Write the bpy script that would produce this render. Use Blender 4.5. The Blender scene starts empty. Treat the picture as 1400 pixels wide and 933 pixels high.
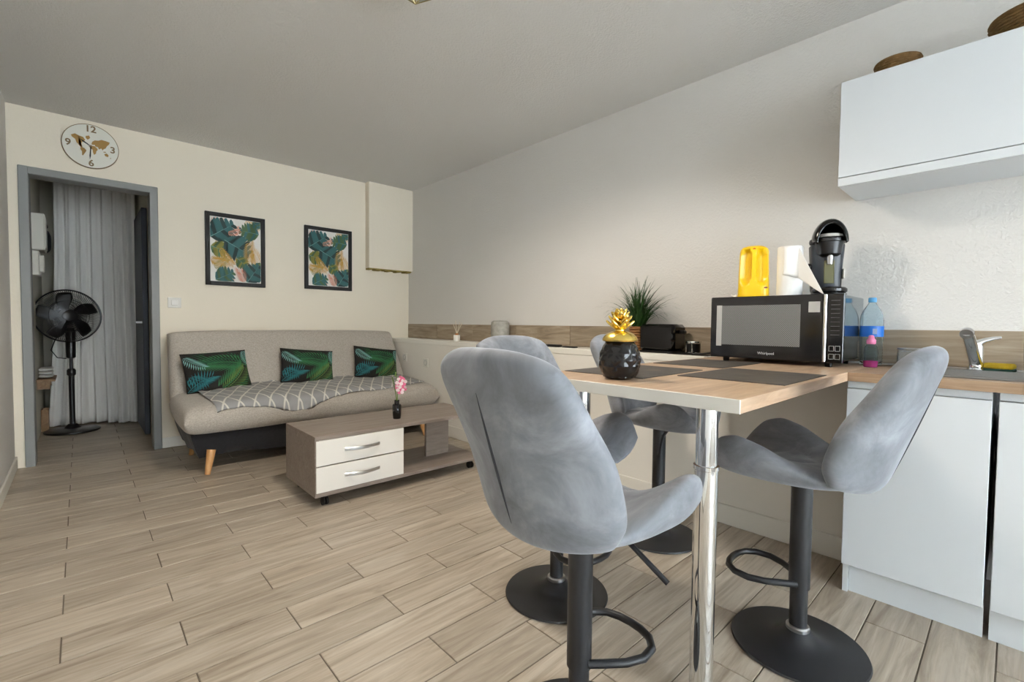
import bpy, bmesh, math, random
from mathutils import Vector, Matrix
random.seed(7)
S = bpy.context.scene
COL = S.collection
PI = math.pi

# ------------------------------------------------------------------ camera
CAM = (-2.7322, -4.6767, 1.0367); YAW, PITCH, ROLL, FPX = 0.7475, -0.0363, 0.0098, 636.86
fw = Vector((math.sin(YAW)*math.cos(PITCH), math.cos(YAW)*math.cos(PITCH), math.sin(PITCH)))
rt = Vector((math.cos(YAW), -math.sin(YAW), 0)); up = rt.cross(fw)
r2 = math.cos(ROLL)*rt + math.sin(ROLL)*up; u2 = -math.sin(ROLL)*rt + math.cos(ROLL)*up
cd = bpy.data.cameras.new('camera'); cd.sensor_width = 36; cd.lens = FPX/1400*36; cd.clip_start = 0.02
cam = bpy.data.objects.new('camera', cd); COL.objects.link(cam)
cam.matrix_world = Matrix(((r2.x, u2.x, -fw.x, CAM[0]), (r2.y, u2.y, -fw.y, CAM[1]), (r2.z, u2.z, -fw.z, CAM[2]), (0, 0, 0, 1)))
S.camera = cam
# ------------------------------------------------------------------ light
ROOM_L, ROOM_F, ROOM_H = -3.079, -8.4, 2.5
w = bpy.data.worlds.new('daylight_sky'); S.world = w; w.use_nodes = True
w.node_tree.nodes['Background'].inputs[0].default_value = (0.72, 0.86, 1.0, 1)
w.node_tree.nodes['Background'].inputs[1].default_value = 1.6
def area(name, loc, rot, sx, sy, power, col):
    l = bpy.data.lights.new(name, 'AREA'); l.shape = 'RECTANGLE'; l.size = sx; l.size_y = sy; l.energy = power; l.color = col
    o = bpy.data.objects.new(name, l); COL.objects.link(o); o.location = loc; o.rotation_euler = rot; return o
area('window_daylight', (-1.54, ROOM_F-0.12, 1.18), (PI/2, 0, 0), 2.84, 2.30, 130, (0.87, 0.94, 1.0))
S.view_settings.view_transform = 'Standard'; S.view_settings.look = 'None'
S.view_settings.gamma = 1; S.view_settings.use_curve_mapping = False
S.view_settings.exposure = 0.70

# ------------------------------------------------------------------ materials
def lin(c):
    def f(v):
        v /= 255.0
        return v/12.92 if v <= 0.04045 else ((v+0.055)/1.055)**2.4
    return (f(c[0]), f(c[1]), f(c[2]), 1)
class NT:
    def __init__(s, name):
        s.m = bpy.data.materials.new(name); s.m.use_nodes = True; s.t = s.m.node_tree
        s.b = s.t.nodes['Principled BSDF']
    def n(s, typ, **kw):
        o = s.t.nodes.new(typ)
        for k, v in kw.items():
            if k.startswith('i_'):
                o.inputs[k[2:].replace('_', ' ')].default_value = v
            else: setattr(o, k, v)
        return o
    def l(s, a, b): s.t.links.new(a, b)
    def math(s, op, a, b=None, c=None):
        o = s.t.nodes.new('ShaderNodeMath'); o.operation = op
        for i, v in enumerate((a, b, c)):
            if v is None: continue
            if isinstance(v, (int, float)): o.inputs[i].default_value = v
            else: s.l(v, o.inputs[i])
        return o.outputs[0]
    def mix(s, fac, a, b, bt='MIX'):
        o = s.t.nodes.new('ShaderNodeMix'); o.data_type = 'RGBA'; o.blend_type = bt
        for i, v in ((0, fac), (6, a), (7, b)):
            if isinstance(v, (int, float)): o.inputs[i].default_value = v
            elif isinstance(v, tuple): o.inputs[i].default_value = v
            else: s.l(v, o.inputs[i])
        return o.outputs[2]
    def ramp(s, fac, stops):
        o = s.t.nodes.new('ShaderNodeValToRGB'); s.l(fac, o.inputs[0]); e = o.color_ramp.elements
        while len(e) < len(stops): e.new(0.5)
        for x, (p, c) in zip(e, stops): x.position = p; x.color = c
        return o.outputs[0]
    def coord(s, scale=(1, 1, 1), out='Object', rnd=False):
        tc = s.n('ShaderNodeTexCoord'); mp = s.n('ShaderNodeMapping'); mp.inputs['Scale'].default_value = scale
        v = tc.outputs[out]
        if rnd:
            oi = s.n('ShaderNodeObjectInfo'); k = s.math('MULTIPLY', oi.outputs['Random'], 37.0)
            va = s.n('ShaderNodeVectorMath', operation='ADD'); s.l(v, va.inputs[0]); s.l(k, va.inputs[1]); v = va.outputs[0]; s.rnd = oi.outputs['Random']
        s.l(v, mp.inputs[0]); return mp.outputs[0]
    def noise(s, vec, scale, detail=4, rough=0.5, dist=0.0):
        o = s.n('ShaderNodeTexNoise'); s.l(vec, o.inputs['Vector'])
        o.inputs['Scale'].default_value = scale; o.inputs['Detail'].default_value = detail
        o.inputs['Roughness'].default_value = rough; o.inputs['Distortion'].default_value = dist
        return o.outputs[0]
    def bump(s, h, strength, dist=0.01):
        o = s.n('ShaderNodeBump'); o.inputs['Strength'].default_value = strength; o.inputs['Distance'].default_value = dist
        s.l(h, o.inputs['Height']); s.l(o.outputs[0], s.b.inputs['Normal'])
    def set(s, **kw):
        for k, v in kw.items(): s.b.inputs[k.replace('_', ' ')].default_value = v
        return s
MATS = {}
def mat(name, col, rough=0.5, metal=0.0, bump=None, var=None, **kw):
    t = NT(name); t.set(Base_Color=lin(col), Roughness=rough, Metallic=metal); t.set(**kw)
    if bump or var:
        v = t.coord()
        if var:
            n = t.noise(v, var[0], 4, 0.6); a = lin(col); k = var[1]
            t.l(t.mix(n, tuple(min(1, x*(1-k)) for x in a[:3])+(1,), tuple(min(1, x*(1+k)) for x in a[:3])+(1,)), t.b.inputs['Base Color'])
        if bump: t.bump(t.noise(v, bump[0], 3, 0.6), bump[1], bump[2])
    MATS[name] = t.m; return t.m
def wood(name, c0, c1, c2, axis=0, rough=0.45, rnd=False, tone=0.0, scale=1.0, bump=0.08):
    t = NT(name); t.set(Roughness=rough)
    sc = [9*scale]*3; sc[axis] = 0.9*scale
    v = t.coord(tuple(sc), rnd=rnd)
    n1 = t.noise(v, 2.2, 6, 0.62, 1.4)
    sc2 = [60*scale]*3; sc2[axis] = 2.0*scale
    v2 = t.coord(tuple(sc2), rnd=rnd); n2 = t.noise(v2, 1.5, 3, 0.6)
    c = t.ramp(n1, [(0.28, lin(c0)), (0.5, lin(c1)), (0.72, lin(c2))])
    f = t.ramp(n2, [(0.3, (0.89, 0.89, 0.89, 1)), (0.7, (1.06, 1.06, 1.06, 1))])
    c = t.mix(1.0, c, f, 'MULTIPLY')
    if tone:
        k = t.math('MULTIPLY_ADD', t.rnd, 2*tone, 1-tone)
        cc = t.n('ShaderNodeCombineColor'); [t.l(k, cc.inputs[i]) for i in range(3)]
        c = t.mix(1.0, c, cc.outputs[0], 'MULTIPLY')
    t.l(c, t.b.inputs['Base Color'])
    if bump: t.bump(n2, bump, 0.002)
    MATS[name] = t.m; return t.m
def plaster(name, col, scale, strength):
    t = NT(name); t.set(Base_Color=lin(col), Roughness=0.85); v = t.coord()
    n = t.noise(v, scale, 3, 0.55); m = t.n('ShaderNodeMapRange'); t.l(n, m.inputs[0]); m.inputs[1].default_value = 0.38; m.inputs[2].default_value = 0.66
    t.bump(m.outputs[0], strength, 0.004); MATS[name] = t.m; return t.m
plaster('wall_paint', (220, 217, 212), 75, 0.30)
plaster('wall_smooth', (238, 228, 209), 40, 0.08)
plaster('ceiling_paint', (220, 218, 214), 95, 0.45)
plaster('low_wall_paint', (234, 229, 219), 40, 0.08)
plaster('hall_paint', (214, 208, 190), 40, 0.1)
mat('white_trim', (232, 228, 218), 0.5)
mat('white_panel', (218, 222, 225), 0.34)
mat('white_ledge', (236, 232, 222), 0.45)
mat('grey_frame', (140, 141, 139), 0.5, var=(30, 0.04))
mat('grout', (112, 102, 90), 0.9)
wood('plank_tile', (150, 135, 117), (180, 166, 148), (200, 189, 173), 0, 0.40, True, 0.10, 1.0, 0.05)
wood('splash_tile', (128, 112, 92), (156, 140, 119), (178, 163, 142), 1, 0.45, True, 0.08, 1.2, 0.05)
wood('table_oak', (168, 136, 108), (190, 160, 131), (205, 178, 150), 0, 0.4, False, 0, 1.3)
wood('worktop_oak', (140, 112, 86), (165, 136, 108), (183, 158, 132), 1, 0.4, False, 0, 1.5)
wood('taupe_wood', (128, 115, 106), (143, 130, 120), (156, 144, 134), 0, 0.5, False, 0, 1.4)
wood('leg_wood', (196, 140, 84), (210, 156, 98), (222, 170, 112), 2, 0.45, False, 0, 3)
wood('shelf_wood', (120, 92, 60), (142, 108, 72), (160, 124, 84), 1, 0.5)
mat('drawer_white', (240, 236, 228), 0.25)
mat('steel', (190, 190, 190), 0.28, 1.0)
mat('chrome', (232, 234, 236), 0.06, 1.0)
mat('silver_strip', (225, 222, 216), 0.2, 1.0)
mat('black_metal', (34, 35, 38), 0.42, 0.0, bump=(400, 0.08, 0.001))
mat('black_plastic', (18, 18, 20), 0.3)
mat('gloss_black', (10, 10, 11), 0.08)
mat('frame_black', (16, 15, 14), 0.6)
mat('rubber', (15, 15, 15), 0.6)
mat('dark_gap', (12, 12, 14), 0.8)
def velvet():
    t = NT('velvet'); t.set(Roughness=0.75, Sheen_Weight=0.5, Sheen_Roughness=0.35)
    t.b.inputs['Sheen Tint'].default_value = (0.75, 0.78, 0.85, 1)
    v = t.coord(rnd=True); n = t.noise(v, 6, 5, 0.66, 0.5)
    t.l(t.ramp(n, [(0.3, lin((100, 102, 107))), (0.5, lin((126, 129, 135))), (0.7, lin((156, 159, 166)))]), t.b.inputs['Base Color'])  # random nap mottling; the ramp contrast also paints velvet highlights into the colour
    t.bump(t.noise(v, 260, 2), 0.08, 0.002); MATS['velvet'] = t.m
velvet()
mat('seam_dark', (52, 54, 60), 0.9)
def fabric(name, c0, c1, scale, st):
    t = NT(name); t.set(Roughness=0.9, Sheen_Weight=0.2); v = t.coord((1, 1, 1.6))
    n = t.noise(v, scale, 4, 0.7, 0.8); t.l(t.ramp(n, [(0.35, lin(c0)), (0.65, lin(c1))]), t.b.inputs['Base Color'])
    t.bump(n, st, 0.004); MATS[name] = t.m
fabric('sofa_fabric', (163, 154, 142), (193, 185, 174), 95, 0.5)
fabric('black_cloth', (20, 21, 25), (30, 31, 36), 60, 0.2)
fabric('curtain_cloth', (228, 225, 219), (238, 235, 229), 180, 0.15)
mat('cushion_black', (26, 22, 20), 0.85)
mat('leaf_deep', (26, 78, 50), 0.8); mat('leaf_mid', (46, 110, 66), 0.8); mat('leaf_olive', (92, 120, 58), 0.8)
mat('leaf_teal', (38, 112, 118), 0.8); mat('leaf_pale', (126, 172, 166), 0.8)
mat('print_paper', (238, 234, 226), 0.6)
mat('print_teal', (52, 104, 104), 0.6); mat('print_green', (74, 104, 66), 0.6); mat('print_olive', (134, 132, 52), 0.6)
mat('print_gold', (206, 160, 66), 0.6); mat('print_pink', (222, 152, 126), 0.6); mat('print_dark', (28, 58, 56), 0.6)
def throw_mat():
    t = NT('throw_fabric'); t.set(Roughness=0.9)
    tc = t.n('ShaderNodeTexCoord'); sp = t.n('ShaderNodeSeparateXYZ'); t.l(tc.outputs['UV'], sp.inputs[0])
    a = t.math('MULTIPLY', sp.outputs[0], 8.5); b = t.math('MULTIPLY', sp.outputs[1], 1.7)
    def line(e, wd):
        f = t.math('FRACT', e); return t.math('LESS_THAN', t.math('ABSOLUTE', t.math('SUBTRACT', f, 0.5)), wd)
    l1 = line(t.math('ADD', a, b), 0.06); l2 = line(t.math('SUBTRACT', a, b), 0.06)
    k = t.math('MAXIMUM', l1, l2)
    t.l(t.mix(k, lin((150, 149, 148)), lin((206, 202, 192))), t.b.inputs['Base Color'])
    t.bump(t.noise(t.coord(), 220, 2), 0.2, 0.002); MATS['throw_fabric'] = t.m
throw_mat()
mat('clock_white', (228, 225, 212), 0.5); mat('clock_gold', (166, 128, 60), 0.45); mat('clock_bronze', (128, 104, 66), 0.45)
mat('switch_plastic', (226, 222, 212), 0.4); mat('foam_yellow', (150, 132, 66), 0.9, bump=(60, 0.6, 0.01))
mat('pot_black', (16, 16, 18), 0.12); mat('gold', (236, 206, 112), 0.25, 1.0, bump=(40, 0.25, 0.004))
def slate():
    t = NT('slate_mat'); t.set(Roughness=0.6); v = t.coord(rnd=True)
    n = t.noise(v, 9, 6, 0.65, 0.6); t.l(t.ramp(n, [(0.3, lin((62, 56, 52))), (0.6, lin((84, 78, 72))), (0.75, lin((110, 90, 74)))]), t.b.inputs['Base Color'])
    t.bump(n, 0.2, 0.003); MATS['slate_mat'] = t.m
slate()
mat('grass_green', (38, 74, 28), 0.5, var=(30, 0.5)); mat('basket', (140, 96, 52), 0.8, bump=(60, 0.8, 0.01), var=(40, 0.4))
mat('wicker', (122, 92, 52), 0.85, bump=(55, 0.9, 0.012), var=(50, 0.45))
mat('ceramic_white', (232, 228, 220), 0.35); mat('cork', (176, 116, 66), 0.7); mat('stick', (226, 214, 192), 0.7)
mat('yellow_plastic', (240, 196, 20), 0.28); mat('badge', (206, 104, 40), 0.4); mat('red_dot', (120, 30, 20), 0.4)
mat('paper', (240, 239, 236), 0.85, bump=(160, 0.1, 0.002)); mat('charcoal_plastic', (44, 48, 54), 0.35)
mat('amber_window', (96, 94, 62), 0.2); mat('sticker', (225, 222, 214), 0.6); mat('print_ink', (150, 60, 50), 0.6); mat('sticker_grey', (176, 174, 170), 0.5)
mat('mw_side', (150, 156, 160), 0.10, 0.95); mat('mw_front', (24, 24, 26), 0.12); mat('ink_white', (200, 200, 198), 0.5); mat('ink_dim', (112, 112, 112), 0.5)
def mesh_window():
    t = NT('mw_window'); t.set(Roughness=0.16); v = t.coord((1, 1, 1)); c = t.n('ShaderNodeTexChecker'); t.l(v, c.inputs[0]); c.inputs['Scale'].default_value = 230
    c.inputs['Color1'].default_value = lin((128, 128, 126)); c.inputs['Color2'].default_value = lin((92, 92, 90)); t.l(c.outputs[0], t.b.inputs['Base Color']); MATS['mw_window'] = t.m
mesh_window()
def glass(name, col, rough=0.03, ior=1.45, tint=0.9):
    t = NT(name); t.set(Base_Color=lin(col), Roughness=rough, IOR=ior, Transmission_Weight=tint); MATS[name] = t.m
glass('clear_glass', (248, 250, 250)); glass('pet_blue', (240, 250, 255), 0.03, 1.09, 1.0); glass('pink_liquid', (240, 92, 170), 0.1, 1.3, 0.6)
mat('smoke_glass', (196, 194, 186), 0.25, var=(28, 0.42), Transmission_Weight=0.4, IOR=1.2); glass('window_glass', (250, 252, 252), 0.0, 1.0, 1.0)
mat('label_blue', (24, 108, 200), 0.4); mat('label_navy', (18, 60, 140), 0.4); mat('cap_blue', (70, 140, 186), 0.4); mat('cap_pink', (226, 128, 168), 0.4)
mat('sponge', (206, 172, 40), 0.95, bump=(140, 0.8, 0.006)); mat('scourer', (36, 70, 58), 0.95, bump=(200, 0.8, 0.004))
mat('petal_pink', (236, 120, 160), 0.6); mat('petal_white', (246, 226, 230), 0.6); mat('stem_green', (104, 132, 62), 0.6)
mat('sink_steel', (150, 150, 150), 0.3, 1.0); mat('door_blue', (62, 70, 86), 0.5); mat('meter_white', (222, 218, 206), 0.5)
mat('coat_black', (24, 24, 26), 0.9); mat('towel_white', (206, 204, 198), 0.95); mat('crystal_gold', (150, 136, 96), 0.3, 0.6)
mat('outdoor_floor', (170, 165, 158), 0.8)

# ------------------------------------------------------------------ geometry helpers
class G:
    def __init__(s): s.v = []; s.f = []; s.m = []; s.uv = {}
    def add(s, vs, fs, mi=0):
        o = len(s.v); s.v += [tuple(p) for p in vs]; s.f += [tuple(i+o for i in f) for f in fs]; s.m += [mi]*len(fs); return s
    def box(s, x0, x1, y0, y1, z0, z1, b=0.0, mi=0):
        c = ((x0+x1)/2, (y0+y1)/2, (z0+z1)/2); hx, hy, hz = abs(x1-x0)/2, abs(y1-y0)/2, abs(z1-z0)/2
        b = min(b, hx*0.9, hy*0.9, hz*0.9)
        if b <= 0:
            vs = [(c[0]+i*hx, c[1]+j*hy, c[2]+k*hz) for i in (-1, 1) for j in (-1, 1) for k in (-1, 1)]
            return s.add(vs, [(0, 1, 3, 2), (4, 6, 7, 5), (0, 4, 5, 1), (2, 3, 7, 6), (0, 2, 6, 4), (1, 5, 7, 3)], mi)
        vs = []; ix = {}
        for i in (-1, 1):
            for j in (-1, 1):
                for k in (-1, 1):
                    for a in range(3):
                        h = [hx-b, hy-b, hz-b]; h[a] += b
                        ix[(i, j, k, a)] = len(vs); vs.append((c[0]+i*h[0], c[1]+j*h[1], c[2]+k*h[2]))
        fs = []
        for a in range(3):
            o = [q for q in range(3) if q != a]
            for sg in (-1, 1):
                f = []
                for p, q in ((-1, -1), (1, -1), (1, 1), (-1, 1)):
                    t = [0, 0, 0]; t[a] = sg; t[o[0]] = p; t[o[1]] = q; f.append(ix[(*t, a)])
                fs.append(tuple(f))
        for a in range(3):
            o = [q for q in range(3) if q != a]
            for p in (-1, 1):
                for q in (-1, 1):
                    t0 = [0, 0, 0]; t0[o[0]] = p; t0[o[1]] = q; t1 = list(t0); t0[a] = -1; t1[a] = 1
                    fs.append((ix[(*t0, o[0])], ix[(*t1, o[0])], ix[(*t1, o[1])], ix[(*t0, o[1])]))
        for i in (-1, 1):
            for j in (-1, 1):
                for k in (-1, 1): fs.append(tuple(ix[(i, j, k, a)] for a in range(3)))
        return s.add(vs, fs, mi)
    def lathe(s, prof, c=(0, 0, 0), n=32, mi=0, rfn=None, sx=1, sy=1):
        vs = []; fs = []
        for r, z in prof:
            for i in range(n):
                a = 2*PI*i/n; k = r if rfn is None else rfn(a, r, z)
                vs.append((c[0]+k*math.cos(a)*sx, c[1]+k*math.sin(a)*sy, c[2]+z))
        for j in range(len(prof)-1):
            for i in range(n):
                fs.append((j*n+i, j*n+(i+1) % n, (j+1)*n+(i+1) % n, (j+1)*n+i))
        if prof[0][0] > 1e-6: fs.append(tuple(range(n-1, -1, -1)))
        if prof[-1][0] > 1e-6: fs.append(tuple((len(prof)-1)*n+i for i in range(n)))
        return s.add(vs, fs, mi)
    def tube(s, pts, r, n=8, closed=False, mi=0):
        pts = [Vector(p) for p in pts]; N = len(pts); vs = []; fs = []
        rr = r if isinstance(r, (list, tuple)) else [r]*N
        d0 = None
        for i, p in enumerate(pts):
            a = pts[(i-1) % N] if (closed or i > 0) else p; b = pts[(i+1) % N] if (closed or i < N-1) else p
            t = (b-a).normalized()
            if d0 is None:
                ref = Vector((0, 0, 1)) if abs(t.z) < 0.9 else Vector((1, 0, 0)); d0 = t.cross(ref).normalized()
            else: d0 = (d0-t*d0.dot(t)).normalized()
            e = t.cross(d0)
            for k in range(n):
                an = 2*PI*k/n; q = p+rr[i]*(math.cos(an)*d0+math.sin(an)*e); vs.append(q)
        for i in range(N if closed else N-1):
            j = (i+1) % N
            for k in range(n): fs.append((i*n+k, i*n+(k+1) % n, j*n+(k+1) % n, j*n+k))
        if not closed: fs.append(tuple(range(n-1, -1, -1))); fs.append(tuple((N-1)*n+k for k in range(n)))
        return s.add(vs, fs, mi)
    def cyl(s, p0, p1, r0, r1=None, n=20, mi=0): return s.tube([p0, p1], [r0, r0 if r1 is None else r1], n, mi=mi)
    def prism(s, poly, fn, d0, d1, mi=0):
        n = len(poly); vs = [fn(a, b, d0) for a, b in poly]+[fn(a, b, d1) for a, b in poly]
        fs = [tuple(range(n)), tuple(range(2*n-1, n-1, -1))]+[(i, (i+1) % n, n+(i+1) % n, n+i) for i in range(n)]
        return s.add(vs, fs, mi)
    def pillow(s, cf, tf, nu=24, nv=24, mi=0, both=True):
        """closed soft body about the centre surface cf(u,v), half thickness tf(u,v), vanishing at the rim"""
        us = [math.sin(PI/2*(-1+2*i/nu)) for i in range(nu+1)]; vsn = [math.sin(PI/2*(-1+2*j/nv)) for j in range(nv+1)]
        P = {}; e = 1e-3; o = len(s.v); idx = {}
        for i, u in enumerate(us):
            for j, v in enumerate(vsn):
                c = Vector(cf(u, v)); du = Vector(cf(min(1, u+e), v))-Vector(cf(max(-1, u-e), v)); dv = Vector(cf(u, min(1, v+e)))-Vector(cf(u, max(-1, v-e)))
                nrm = du.cross(dv).normalized(); rim = i in (0, nu) or j in (0, nv)
                t = tf(u, v)
                ta, tb = t if isinstance(t, tuple) else (t, t)
                if rim: idx[(i, j, 0)] = idx[(i, j, 1)] = len(s.v); s.v.append(tuple(c)); s.uv[len(s.v)-1] = (u, v)
                else:
                    for k, q in ((0, ta), (1, -tb)):
                        idx[(i, j, k)] = len(s.v); s.v.append(tuple(c+nrm*q)); s.uv[len(s.v)-1] = (u, v)
        for i in range(nu):
            for j in range(nv):
                for k in (0, 1):
                    f = [idx[(i, j, k)], idx[(i+1, j, k)], idx[(i+1, j+1, k)], idx[(i, j+1, k)]]
                    if k: f.reverse()
                    f = list(dict.fromkeys(f))
                    if len(f) > 2: s.f.append(tuple(f)); s.m.append(mi)
        return s
    def build(s, name, mats, parent=None, loc=None, smooth=True, ang=40, recalc=True, xf=None):
        me = bpy.data.meshes.new(name)
        vv = s.v if xf is None else [tuple(xf @ Vector(p)) for p in s.v]
        me.from_pydata(vv, [], s.f)
        if isinstance(mats, str): mats = [mats]
        for m in mats: me.materials.append(MATS[m])
        me.polygons.foreach_set('material_index', s.m)
        if s.uv:
            ul = me.uv_layers.new(name='UVMap')
            for lp in me.loops: ul.data[lp.index].uv = s.uv.get(lp.vertex_index, (0, 0))
        if recalc:
            bm = bmesh.new(); bm.from_mesh(me); bmesh.ops.recalc_face_normals(bm, faces=bm.faces); bm.to_mesh(me); bm.free()
        if smooth:
            me.polygons.foreach_set('use_smooth', [True]*len(me.polygons)); me.set_sharp_from_angle(angle=math.radians(ang))
        o = bpy.data.objects.new(name, me); COL.objects.link(o)
        if parent: o.parent = parent
        if loc: o.location = loc
        return o
def tag(o, label, cat, group=None):
    o['label'] = label; o['category'] = cat
    if group: o['group'] = group
    return o
def thing(name, label, cat, loc=(0, 0, 0), rz=0, group=None):
    o = bpy.data.objects.new(name, None); COL.objects.link(o); o.location = loc; o.rotation_euler = (0, 0, rz); o.empty_display_size = 0.1
    return tag(o, label, cat, group)
def struct(o): o['kind'] = 'structure'; return o
def copy_thing(src, loc, rz, label):
    r = src.copy(); COL.objects.link(r); r.location = loc; r.rotation_euler = (0, 0, rz); r['label'] = label
    for ch in [c for c in bpy.data.objects if c.parent == src]:
        c = ch.copy(); COL.objects.link(c); c.parent = r
        for g in [x for x in bpy.data.objects if x.parent == ch]:
            d = g.copy(); COL.objects.link(d); d.parent = c
    return r
def text_mesh(txt, size, thick=0.0, bold=0.0, align='CENTER'):
    cu = bpy.data.curves.new('lettering', 'FONT'); cu.body = txt; cu.size = size; cu.align_x = align; cu.align_y = 'CENTER'; cu.extrude = thick; cu.offset = bold; cu.resolution_u = 3
    o = bpy.data.objects.new('lettering', cu); COL.objects.link(o)
    me = bpy.data.meshes.new_from_object(o.evaluated_get(bpy.context.evaluated_depsgraph_get()))
    bpy.data.objects.remove(o); bpy.data.curves.remove(cu); return me
def lettering(name, txt, size, m, parent, mtx, thick=0.0005, bold=0.0):
    me = text_mesh(txt, size, thick, bold); me.name = name; me.transform(mtx); me.materials.clear(); me.materials.append(MATS[m])
    o = bpy.data.objects.new(name, me); COL.objects.link(o); o.parent = parent; return o
def edge_round(u, v, p=6, q=0.5, pu=None): return max(0.0, (1-abs(u)**(pu or p))*(1-abs(v)**p))**q
def lerp_table(tb, x):
    for (a, p), (b, q) in zip(tb, tb[1:]):
        if x <= b:
            k = (x-a)/(b-a); k = max(0, min(1, k)); return p+(q-p)*k
    return tb[-1][1]
def smooth_table(tb, x, w=0.06):
    return (lerp_table(tb, x-w)+lerp_table(tb, x-w/2)+2*lerp_table(tb, x)+lerp_table(tb, x+w/2)+lerp_table(tb, x+w))/6

# ------------------------------------------------------------------ the room
HALL_L, HALL_R, HALL_B = -3.015, -2.275, 2.15
FL = struct(G().box(ROOM_L-0.05, 0.05, ROOM_F-0.02, HALL_B+0.05, -0.10, -0.003).build('floor', 'grout', smooth=False))
PW, PL, GAP = 0.160, 0.594, 0.0042
full = None
def plank(x0, x1, y0, y1):
    global full
    cx, cy, L, W = (x0+x1)/2, (y0+y1)/2, x1-x0-GAP, y1-y0-GAP
    if abs(L-(PL-GAP)) < 1e-4 and abs(W-(PW-GAP)) < 1e-4:
        if full is None:
            full = G().box(-L/2, L/2, -W/2, W/2, -0.009, 0, 0.0012).build('plank', 'plank_tile', FL, (cx, cy, 0), smooth=False)
        else:
            o = full.copy(); COL.objects.link(o); o.location = (cx, cy, 0)
    elif L > 0.01 and W > 0.01:
        G().box(-L/2, L/2, -W/2, W/2, -0.009, 0, 0.0012).build('plank', 'plank_tile', FL, (cx, cy, 0), smooth=False)
k = -30
while True:
    y1 = -2.271-PW*k; y0 = y1-PW
    if y1 < -6.2: break
    if y0 < HALL_B:
        y1c = min(y1, HALL_B)
        xa, xb = (ROOM_L, 0.0) if y1 <= 0.001 else ((ROOM_L, 0.0) if y0 < 0 else (HALL_L-0.02, HALL_R+0.02))
        off = -2.795 if k % 2 == 0 else -2.498
        n0 = math.floor((xa-off)/PL); x = off+n0*PL
        while x < xb:
            a, b = max(x, xa), min(x+PL, xb)
            if b > a+0.01: plank(a, b, y0, y1c)
            x += PL
    k += 1
struct(G().box(ROOM_L-0.1, 0.1, ROOM_F-0.1, HALL_B+0.1, ROOM_H, ROOM_H+0.1).build('ceiling', 'ceiling_paint', smooth=False))
DX0, DX1, DZ = -3.03, -2.262, 2.095     # door frame outside
WT = 0.14
wb = G(); wb.box(ROOM_L-0.1, DX0+0.01, 0, WT, 0, ROOM_H); wb.box(DX1-0.01, 0.1, 0, WT, 0, ROOM_H); wb.box(DX0+0.01, DX1-0.01, 0, WT, DZ-0.01, ROOM_H)
struct(wb.build('wall_back', 'wall_smooth', smooth=False))
WR = struct(G().box(0, 0.1, ROOM_F-0.1, HALL_B, 0, ROOM_H).build('wall_right', 'wall_paint', smooth=False))
struct(G().box(ROOM_L-0.1, ROOM_L, ROOM_F-0.1, 0, 0, ROOM_H).build('wall_left', 'wall_paint', smooth=False))
WX0, WX1, WZ1 = -2.98, -0.10, 2.35
wf = G(); wf.box(ROOM_L, WX0, ROOM_F-0.1, ROOM_F, 0, ROOM_H); wf.box(WX1, 0, ROOM_F-0.1, ROOM_F, 0, ROOM_H); wf.box(WX0, WX1, ROOM_F-0.1, ROOM_F, WZ1, ROOM_H)
struct(wf.build('wall_front', 'wall_paint', smooth=False))
win = bpy.data.objects.new('window_1', None); COL.objects.link(win); struct(win); win.location = (0, ROOM_F-0.05, 0)
for a, b in ((WX0, (WX0+WX1)/2), ((WX0+WX1)/2, WX1)):
    g = G(); t = 0.05
    g.box(a, a+t, -0.02, 0.02, 0, WZ1); g.box(b-t, b, -0.02, 0.02, 0, WZ1); g.box(a+t, b-t, -0.02, 0.02, 0, t); g.box(a+t, b-t, -0.02, 0.02, WZ1-t, WZ1)
    g.build('sash', 'white_trim', win, smooth=False)
    G().box(a+t, b-t, -0.003, 0.003, t, WZ1-t).build('pane', 'window_glass', win, smooth=False)
# hall beyond the doorway
struct(G().box(HALL_L-0.1, HALL_L, WT, HALL_B, 0, ROOM_H).build('wall_hall_left', 'hall_paint', smooth=False))
struct(G().box(HALL_R, HALL_R+0.1, WT, HALL_B, 0, ROOM_H).build('wall_hall_right', 'hall_paint', smooth=False))
struct(G().box(HALL_L-0.1, 0.1, HALL_B, HALL_B+0.1, 0, ROOM_H).build('wall_hall_back', 'hall_paint', smooth=False))
# grey door frame
fr = bpy.data.objects.new('trim_1', None); COL.objects.link(fr); struct(fr); fr['label'] = 'grey painted metal door frame around the open hall doorway'
fwd = 0.052
G().box(DX0, DX0+fwd, -0.014, WT+0.01, 0, DZ, 0.004).build('jamb', 'grey_frame', fr, smooth=False)
G().box(DX1-fwd, DX1, -0.014, WT+0.01, 0, DZ, 0.004).build('jamb', 'grey_frame', fr, smooth=False)
G().box(DX0+fwd-0.004, DX1-fwd+0.004, -0.013, WT+0.009, DZ-fwd, DZ-0.0005, 0.004).build('head', 'grey_frame', fr, smooth=False)
# baseboards
def bb(name, x0, x1, y0, y1, h=0.085): return struct(G().box(x0, x1, y0, y1, 0, h, 0.004).build(name, 'white_trim', smooth=False))
bb('baseboard_back', DX1, -0.264, -0.011, 0)
bb('baseboard_left', ROOM_L, ROOM_L+0.012, ROOM_F, -0.0, 0.085)
# the low wall along the right wall with its ledge
LWX, LWT = -0.264, 0.872
CAB_Y = -4.245
lw = struct(G().box(LWX, 0, CAB_Y, 0, 0, 0.832).build('wall_low', 'low_wall_paint', smooth=False))
G().box(LWX-0.006, 0, -3.545, 0, 0.832, LWT, 0.004).build('ledge', 'white_ledge', lw, smooth=False)
bb('baseboard_right', LWX-0.012, LWX, CAB_Y, 0, 0.105)
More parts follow.
